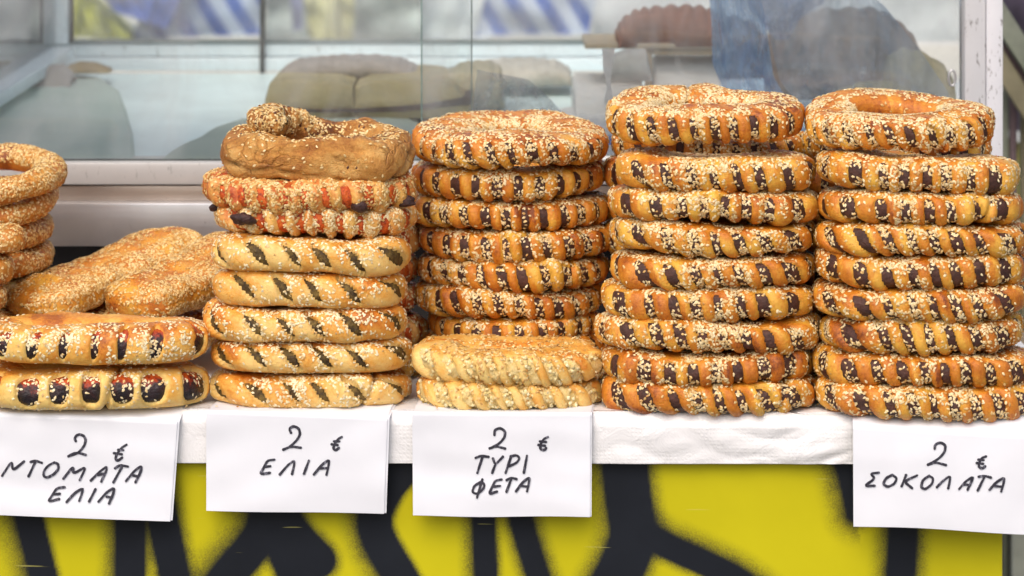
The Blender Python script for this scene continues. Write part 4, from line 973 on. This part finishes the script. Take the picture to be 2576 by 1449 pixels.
# middle pile
P3 = [(1036, 1525, 505, -.9, None), (1030, 1532, 583, .3, None), (1052, 1539, 664, .6, None), (1052, 1529, 737, -.2, None), (1044, 1514, 809, .6, None), (1077, 1509, 874, 0, None), (1070, 1520, 932, 0, None), (1076, 1530, 980, 0, None)]
z3 = [Z(P3[0][2], 3.722) - k * .0296 for k in range(8)]
for i, (ul, ur, vb, ry, note) in enumerate(P3):
    lb = 'chocolate sesame ring, %s in the middle pile behind the two pale cheese rings' % ['second from top', 'third from top', 'fourth from top', 'fifth from top', 'sixth from top', 'seventh from top', 'second from bottom', 'lowest'][i]
    if i == 2: lb = 'chocolate sesame ring with split seam at its front, fourth from top in the middle pile'
    th = .0362 if i < 5 else .032
    ring_pastry('chocolate_ring', lb, 'pastry', GC, ul, ur, vb, 3.712 + r_.uniform(-.003, .003), .20, th, R(.8 + r_.uniform(-.5, .5)), R(ry), e=2.05,
                seedn=1000, patch=(.45, .6, .2, .45, .35, .4, .2, .2)[i], knot=(None, None, .735, .83, None, None, None, None)[i], tone0=.46, fill_seeds=(.9, 1, .9, .8, 1.2, .9, .9, .9)[i])
ring_pastry('chocolate_ring', 'chocolate sesame ring with shallow centre crowning the middle pile', 'pastry', GC, 1041, 1526, 431, 3.690, .225, .037, R(4.2), R(.9), top=True, e=2.05, a=.040, patch=.3, tone0=.46)
# cheese pair in front of the middle pile
GF = 'pale cheese filled rings'
ring_pastry('cheese_ring', 'pale cheese filled ring with a shallow hole, lying on top of the other', 'pastry', GF, 1038, 1513, 971, 3.577, .132, .036, R(2.0), R(1.0), style='feta', top=True, e=2.2, a=.040, seedn=760, vrange=(-50, 170))
ring_pastry('cheese_ring', 'pale cheese filled ring with dark gaps, lying directly on the ΤΥΡΙ ΦΕΤΑ sign', 'pastry', GF, 1049, 1510, 1038, 3.577, .132, .0335, 0, R(.5), style='feta', e=2.4, fill_seeds=.3)
# olive pastries
GO = 'olive filled slit pastries'
PO = [(532, 1024, 694, 1.6, 'fifth from the counter and the palest'), (535, 1023, 780, 1.5, 'fourth from the counter'), (514, 1027, 865, .5, 'third from the counter and thickly seeded'), (537, 1036, 943, .4, 'second from the counter'), (524, 1036, 1031, .3, 'lying directly on the sign')]
for i, (ul, ur, vb, ry, note) in enumerate(PO):
    ring_pastry('olive_pastry', 'olive filled slit pastry with sesame, ' + note, 'pastry', GO, ul, ur, vb, 3.590 + r_.uniform(-.002, .002), .135, .0385, R(r_.uniform(-.5, .5)), R(ry), style='olive', e=2.9, wav=.0012,
                tone0=(.24, .26, .44, .38, .36)[i], seedn=(560, 480, 800, 720, 700)[i], knot=.86 if i == 4 else None)
# tomato and olive pastries at the left
GT = 'tomato and olive slit pastries'
ring_pastry('tomato_olive_pastry', 'tomato and olive slit pastry on top of the other, over the ΝΤΟΜΑΤΑ sign', 'pastry', GT, -66, 536, 921, 3.568, .135, .0425, 0, R(.2), style='tomato', e=2.7, wav=.0012, seedn=900, a=.034)
ring_pastry('tomato_olive_pastry', 'torn tomato and olive slit pastry lying directly on the ΝΤΟΜΑΤΑ sign', 'pastry', GT, -72, 526, 1038, 3.568, .150, .045, 0, R(.4), style='tomato', e=2.7, wav=.0015, seedn=520, a=.034, knot=.775, w=.0095, tone0=.28, slant=.0)
# red tomato rings over the olive ones and behind them
GRD = 'tomato filled rings thick with sesame'
ring_pastry('tomato_ring', 'tomato ring thick with sesame directly beneath the twisted brown bread', 'pastry', GRD, 524, 1040, 537, 3.60, .165, .036, R(2), R(.9), style='red', e=2.2, top=True, a=.034, vrange=(-80, 150), patch=0, seedmat='seeds_toast')
ring_pastry('tomato_ring', 'tomato ring with bright red gaps and charred edge on the olive pastries', 'pastry', GRD, 545, 1034, 597, 3.605, .155, .036, R(.5), R(.6), style='red', e=2.3, seedn=1500, fill_seeds=.15, w=.0045, tone0=.30, patch=0)
for k in range(5):
    nt_ = ['lowest', 'second from the counter', 'third from the counter', 'fourth from the counter', 'topmost'][k]
    ring_pastry('tomato_ring', 'tomato ring, %s, in the row behind the olive pastries' % nt_, 'pastry', GRD, 670, (1074, 1068, 1046, 1050, 1060)[k], vrow(k * .0372 + .002, 3.752), 3.74, .17, .0365, 0, R(.3), style='red' if k else 'choc', e=2.2, seedn=650, nu=230, nvd=16, nvr=6,
                **(dict(tone0=.5) if k else dict(patch=.05, fill_seeds=1.3)))
# charred scraps of filling sticking out of the red rings
def scrap(px, py, d, s, parent_lbl, seed):
    rng = np.random.default_rng(seed); nz = Noise(12, 330, rng)
    th, ph = np.meshgrid(np.linspace(0, 2 * np.pi, 40, endpoint=False), np.linspace(-1.55, 1.55, 22), indexing='ij')
    D_ = np.stack([np.cos(th) * np.cos(ph) * s * 1.3, np.sin(th) * np.cos(ph) * s * .8, np.sin(ph) * s * .75], -1)
    D_ = D_ * (1 + .20 * nz(D_[..., 0], D_[..., 1], D_[..., 2]))[..., None]
    o = mesh('charred_filling', D_.reshape(-1, 3), grid_faces(40, 22, True, False), M['char']); o.location = P(px, py, d)
    return o
reds = [o for o in SC.objects if o.name.startswith('tomato_ring')]
bpy.context.view_layer.update()
for (px, py, d, s, sd_) in ((612, 551, 3.604, .0095, 4), (905, 521, 3.606, .007, 5), (540, 522, 3.665, .005, 6), (1024, 507, 3.65, .008, 7)):
    o = scrap(px, py, d, s, '', sd_); o.name = 'charred_filling'
    par_ = reds[1] if py > 540 else reds[0]
    mwi = (Matrix.Translation(par_.location) @ par_.rotation_euler.to_matrix().to_4x4()).inverted()
    o.location = mwi @ o.location; o.parent = par_

# twisted brown bread on the very top
def twisted():
    rng = np.random.default_rng(404)
    z0 = Z(466, 3.612)
    root = empty('twisted_bread', (X(798, 3.69), 3.69, z0), (0, R(1.0), 0)); tag(root, 'twisted wholegrain bread with a knob, crowning the pile over the ΕΛΙΑ sign', 'bread')
    pts = [(-.030, .030, .030, .012), (-.058, .030, .031, .021), (-.083, .004, .031, .0255), (-.080, -.030, .030, .0262), (-.046, -.054, .0275, .0272), (0, -.060, .0265, .0268), (.046, -.056, .0258, .0268), (.078, -.034, .0275, .0268), (.087, .004, .033, .0250), (.070, .042, .037, .0225), (.030, .060, .041, .0215), (-.014, .056, .046, .020), (-.044, .038, .055, .0205), (-.062, .010, .061, .0205), (-.052, -.016, .064, .0175), (-.036, -.026, .064, .010)]
    A = np.array(pts); n = 260; t = np.linspace(0, len(A) - 1.0001, n); i = t.astype(int); f = (t - i)[:, None]
    g_ = lambda k: A[np.clip(k, 0, len(A) - 1)]
    p0, p1, p2, p3 = g_(i - 1), g_(i), g_(i + 1), g_(i + 2)
    Q = .5 * ((2 * p1) + (-p0 + p2) * f + (2 * p0 - 5 * p1 + 4 * p2 - p3) * f ** 2 + (-p0 + 3 * p1 - 3 * p2 + p3) * f ** 3)
    r = Q[:, 3] * np.sqrt(np.clip(1 - (1 - np.clip(np.linspace(0, 1, n) / .035, 0, 1)) ** 2, .02, 1))
    r = r * np.sqrt(np.clip(1 - (1 - np.clip((1 - np.linspace(0, 1, n)) / .045, 0, 1)) ** 2, .01, 1))
    r = r * (1 + .04 * np.sin(np.linspace(0, 34, n)) + .04 * np.sin(np.linspace(1, 61, n)))
    sw = Sweep(Q[:, :3], r, r, False, .95, rng, lump=.0034)
    def bare(u, v):
        front = (u > .27) & (u < .62)
        return np.where((u > .16) & (u < .56) & (v < R(62)), .12, 1.0)
    make_pastry(root, sw, rng, M['dough_brown'], seedn=3200, seedmat='seeds_mixed', vrange=(-60, 200), nu=n, top=True, bare=bare, creases=((.16, .56, lambda u: -.62 + .35 * np.sin(11 * u), .005, .08), (.22, .46, lambda u: .40 + .35 * np.sin(19 * u + 1), .0035, .11), (.42, .60, lambda u: (u - .50) * 16, .007, .16), (.80, .97, lambda u: 1.2 - (u - .9) * 12, .005, .2)), ripple=.0016, tone0=.42, tonev=.0)
twisted()

# long sesame breads
def long_bread(label, p0, p1, wdt, t, tone=.4, seedn=1500, seed=1, group='long flat sesame breads lying between the piles'):
    rng = np.random.default_rng(seed); p0 = np.array(p0); p1 = np.array(p1); n = 200
    root = empty('long_bread', tuple((p0 + p1) / 2 - np.array([0, 0, t / 2]))); tag(root, label, 'bread', group)
    s = np.linspace(0, 1, n)[:, None]; C = p0 * (1 - s) + p1 * s - np.array(root.location)
    C[:, 2] += .003 * np.sin(s[:, 0] * 5 + seed)
    C[:, 0] += .004 * np.sin(s[:, 0] * 4 + seed * 2)
    L = np.linalg.norm(p1 - p0); e = np.minimum(s[:, 0], 1 - s[:, 0]) * L
    k = np.clip(1 - (1 - np.clip(e / (wdt * .40), 0, 1)) ** 3, .0001, 1) ** (1 / 3); kb = np.clip(1 - (1 - np.clip(e / (wdt * .22), 0, 1)) ** 2.6, .001, 1) ** (1 / 2.6)
    sw = Sweep(C, wdt / 2 * k * (1 + .03 * np.sin(s[:, 0] * 9)), t / 2 * kb, False, .58, rng, lump=.0024)
    make_pastry(root, sw, rng, M['dough_long'], seedn=int(seedn * 1.6), seedmat='seeds_toast', seed_size=(.0044, .0027, .0016), vrange=(-60, 240), nu=n, top=True, uniform=True, ripple=.0007, tone0=tone, tonev=0, clusters=False)
    return root
long_bread('long flat sesame bread reaching furthest left, behind the tomato and olive pastries', P(66, 776, 3.80), P(455, 604, 4.00), .110, .040, .38, 4200, 21)
long_bread('long flat sesame bread with filling at its tip, lying against the olive pastries', P(312, 766, 3.77), P(640, 628, 3.95), .108, .043, .36, 4200, 22)
long_bread('long sesame bread underneath, its edge showing left of the olive pastries', P(400, 850, 3.79), P(610, 720, 4.03), .10, .032, .5, 2200, 23)
long_bread('long sesame bread at the bottom left under the other long breads', P(130, 850, 3.79), P(400, 720, 4.03), .11, .034, .5, 2200, 24)

# sesame bread rings at the far left
GB = 'plain sesame bread rings stacked at the left'
def bagel(label, ul, ur, zb, df, D, t, rx, ry=0, mat='dough_bagel', a=.0185, seedn=900, top=False, style_seed='seeds_toast'):
    _sd[0] += 1; rng = np.random.default_rng(_sd[0]); dc = df + D / 2
    Wd = (ur - ul) * K * dc
    root = empty('sesame_bread_ring', (X((ul + ur) / 2, dc), dc, zb + D / 2 * math.sin(rx)), (rx, ry, 0)); tag(root, label, 'bread ring', GB)
    C = ring_curve(Wd / 2 - a, D / 2 - a, 2.2, 500, .003, rng); C[:, 2] += t / 2
    sw = Sweep(C, a, t / 2, True, .95, rng, lump=.0014)
    make_pastry(root, sw, rng, M[mat], seedn=seedn, seedmat=style_seed, vrange=(-70, 190), nu=240, top=True, uniform=True, ripple=.0005, tone0=.45, tonev=0)
bagel('plain sesame bread ring with open hole on top at the far left', -235, 167, .204, 3.80, .215, .030, R(7.5), seedn=5600)
for k, (ur, mt) in enumerate(((143, 'dough_bagel'), (128, 'dough_bagel'), (132, 'dough_bagel'), (124, 'dough_bagel_pale'), (134, 'dough_bagel'), (130, 'dough_bagel'))):
    bagel('plain sesame bread ring, %s in the far left stack%s' % (['second from top', 'third from top', 'fourth from top', 'fifth from top', 'second from bottom', 'lowest'][k], ', pale and underbaked' if mt.endswith('pale') else ''), -215, ur, .172 - k * .0325, 3.81, .20, .0325, R(5.5 - k), R(-2.0 + k * .3), mt, .021, 3600)
for k, (ur, zb) in enumerate(((72, .150), (37, .116), (20, .082), (26, .048), (22, .014))):
    bagel('sesame bread ring, %s in the stack cut off by the left edge' % ['topmost', 'second from top', 'middle', 'second from bottom', 'lowest'][k], -260, ur, zb, 3.73, .075, .033, R(1.5), R(-4.5), 'dough_bagel', .0185, 2400)

# crumbs and loose seeds on the paper and cloth
def crumbs():
    rng = np.random.default_rng(9); spots = []
    for u0, u1, v, n in ((330, 480, 1052, 5), (540, 720, 1040, 5), (1060, 1200, 1041, 4), (1560, 1700, 1046, 3), (2240, 2300, 1072, 4), (700, 760, 1036, 3), (1040, 1060, 960, 6), (470, 530, 985, 8)):
        for _ in range(n):
            u = rng.uniform(u0, u1); v_ = v + rng.uniform(-4, 3)
            d = .69 / ((v_ - V0) * K); x = X(u, d); y = d
            over = y < ye(x) + .006
            spots.append((x, max(y, ye(x) + .008), .0052))
    for _ in range(150):
        x = rng.uniform(-.5, .55); spots.append((x, ye(x) + rng.uniform(.02, .4) , .0034))
    p = np.array(spots)
    o = scatter('crumbs', p, np.tile([0, 0, 1.0], (len(p), 1)), M['seeds_toast'], None, (.004, .0028, .002), rng)
    tag(o, 'loose crumbs and sesame seeds fallen on the cloth and signs', 'crumbs')
crumbs()
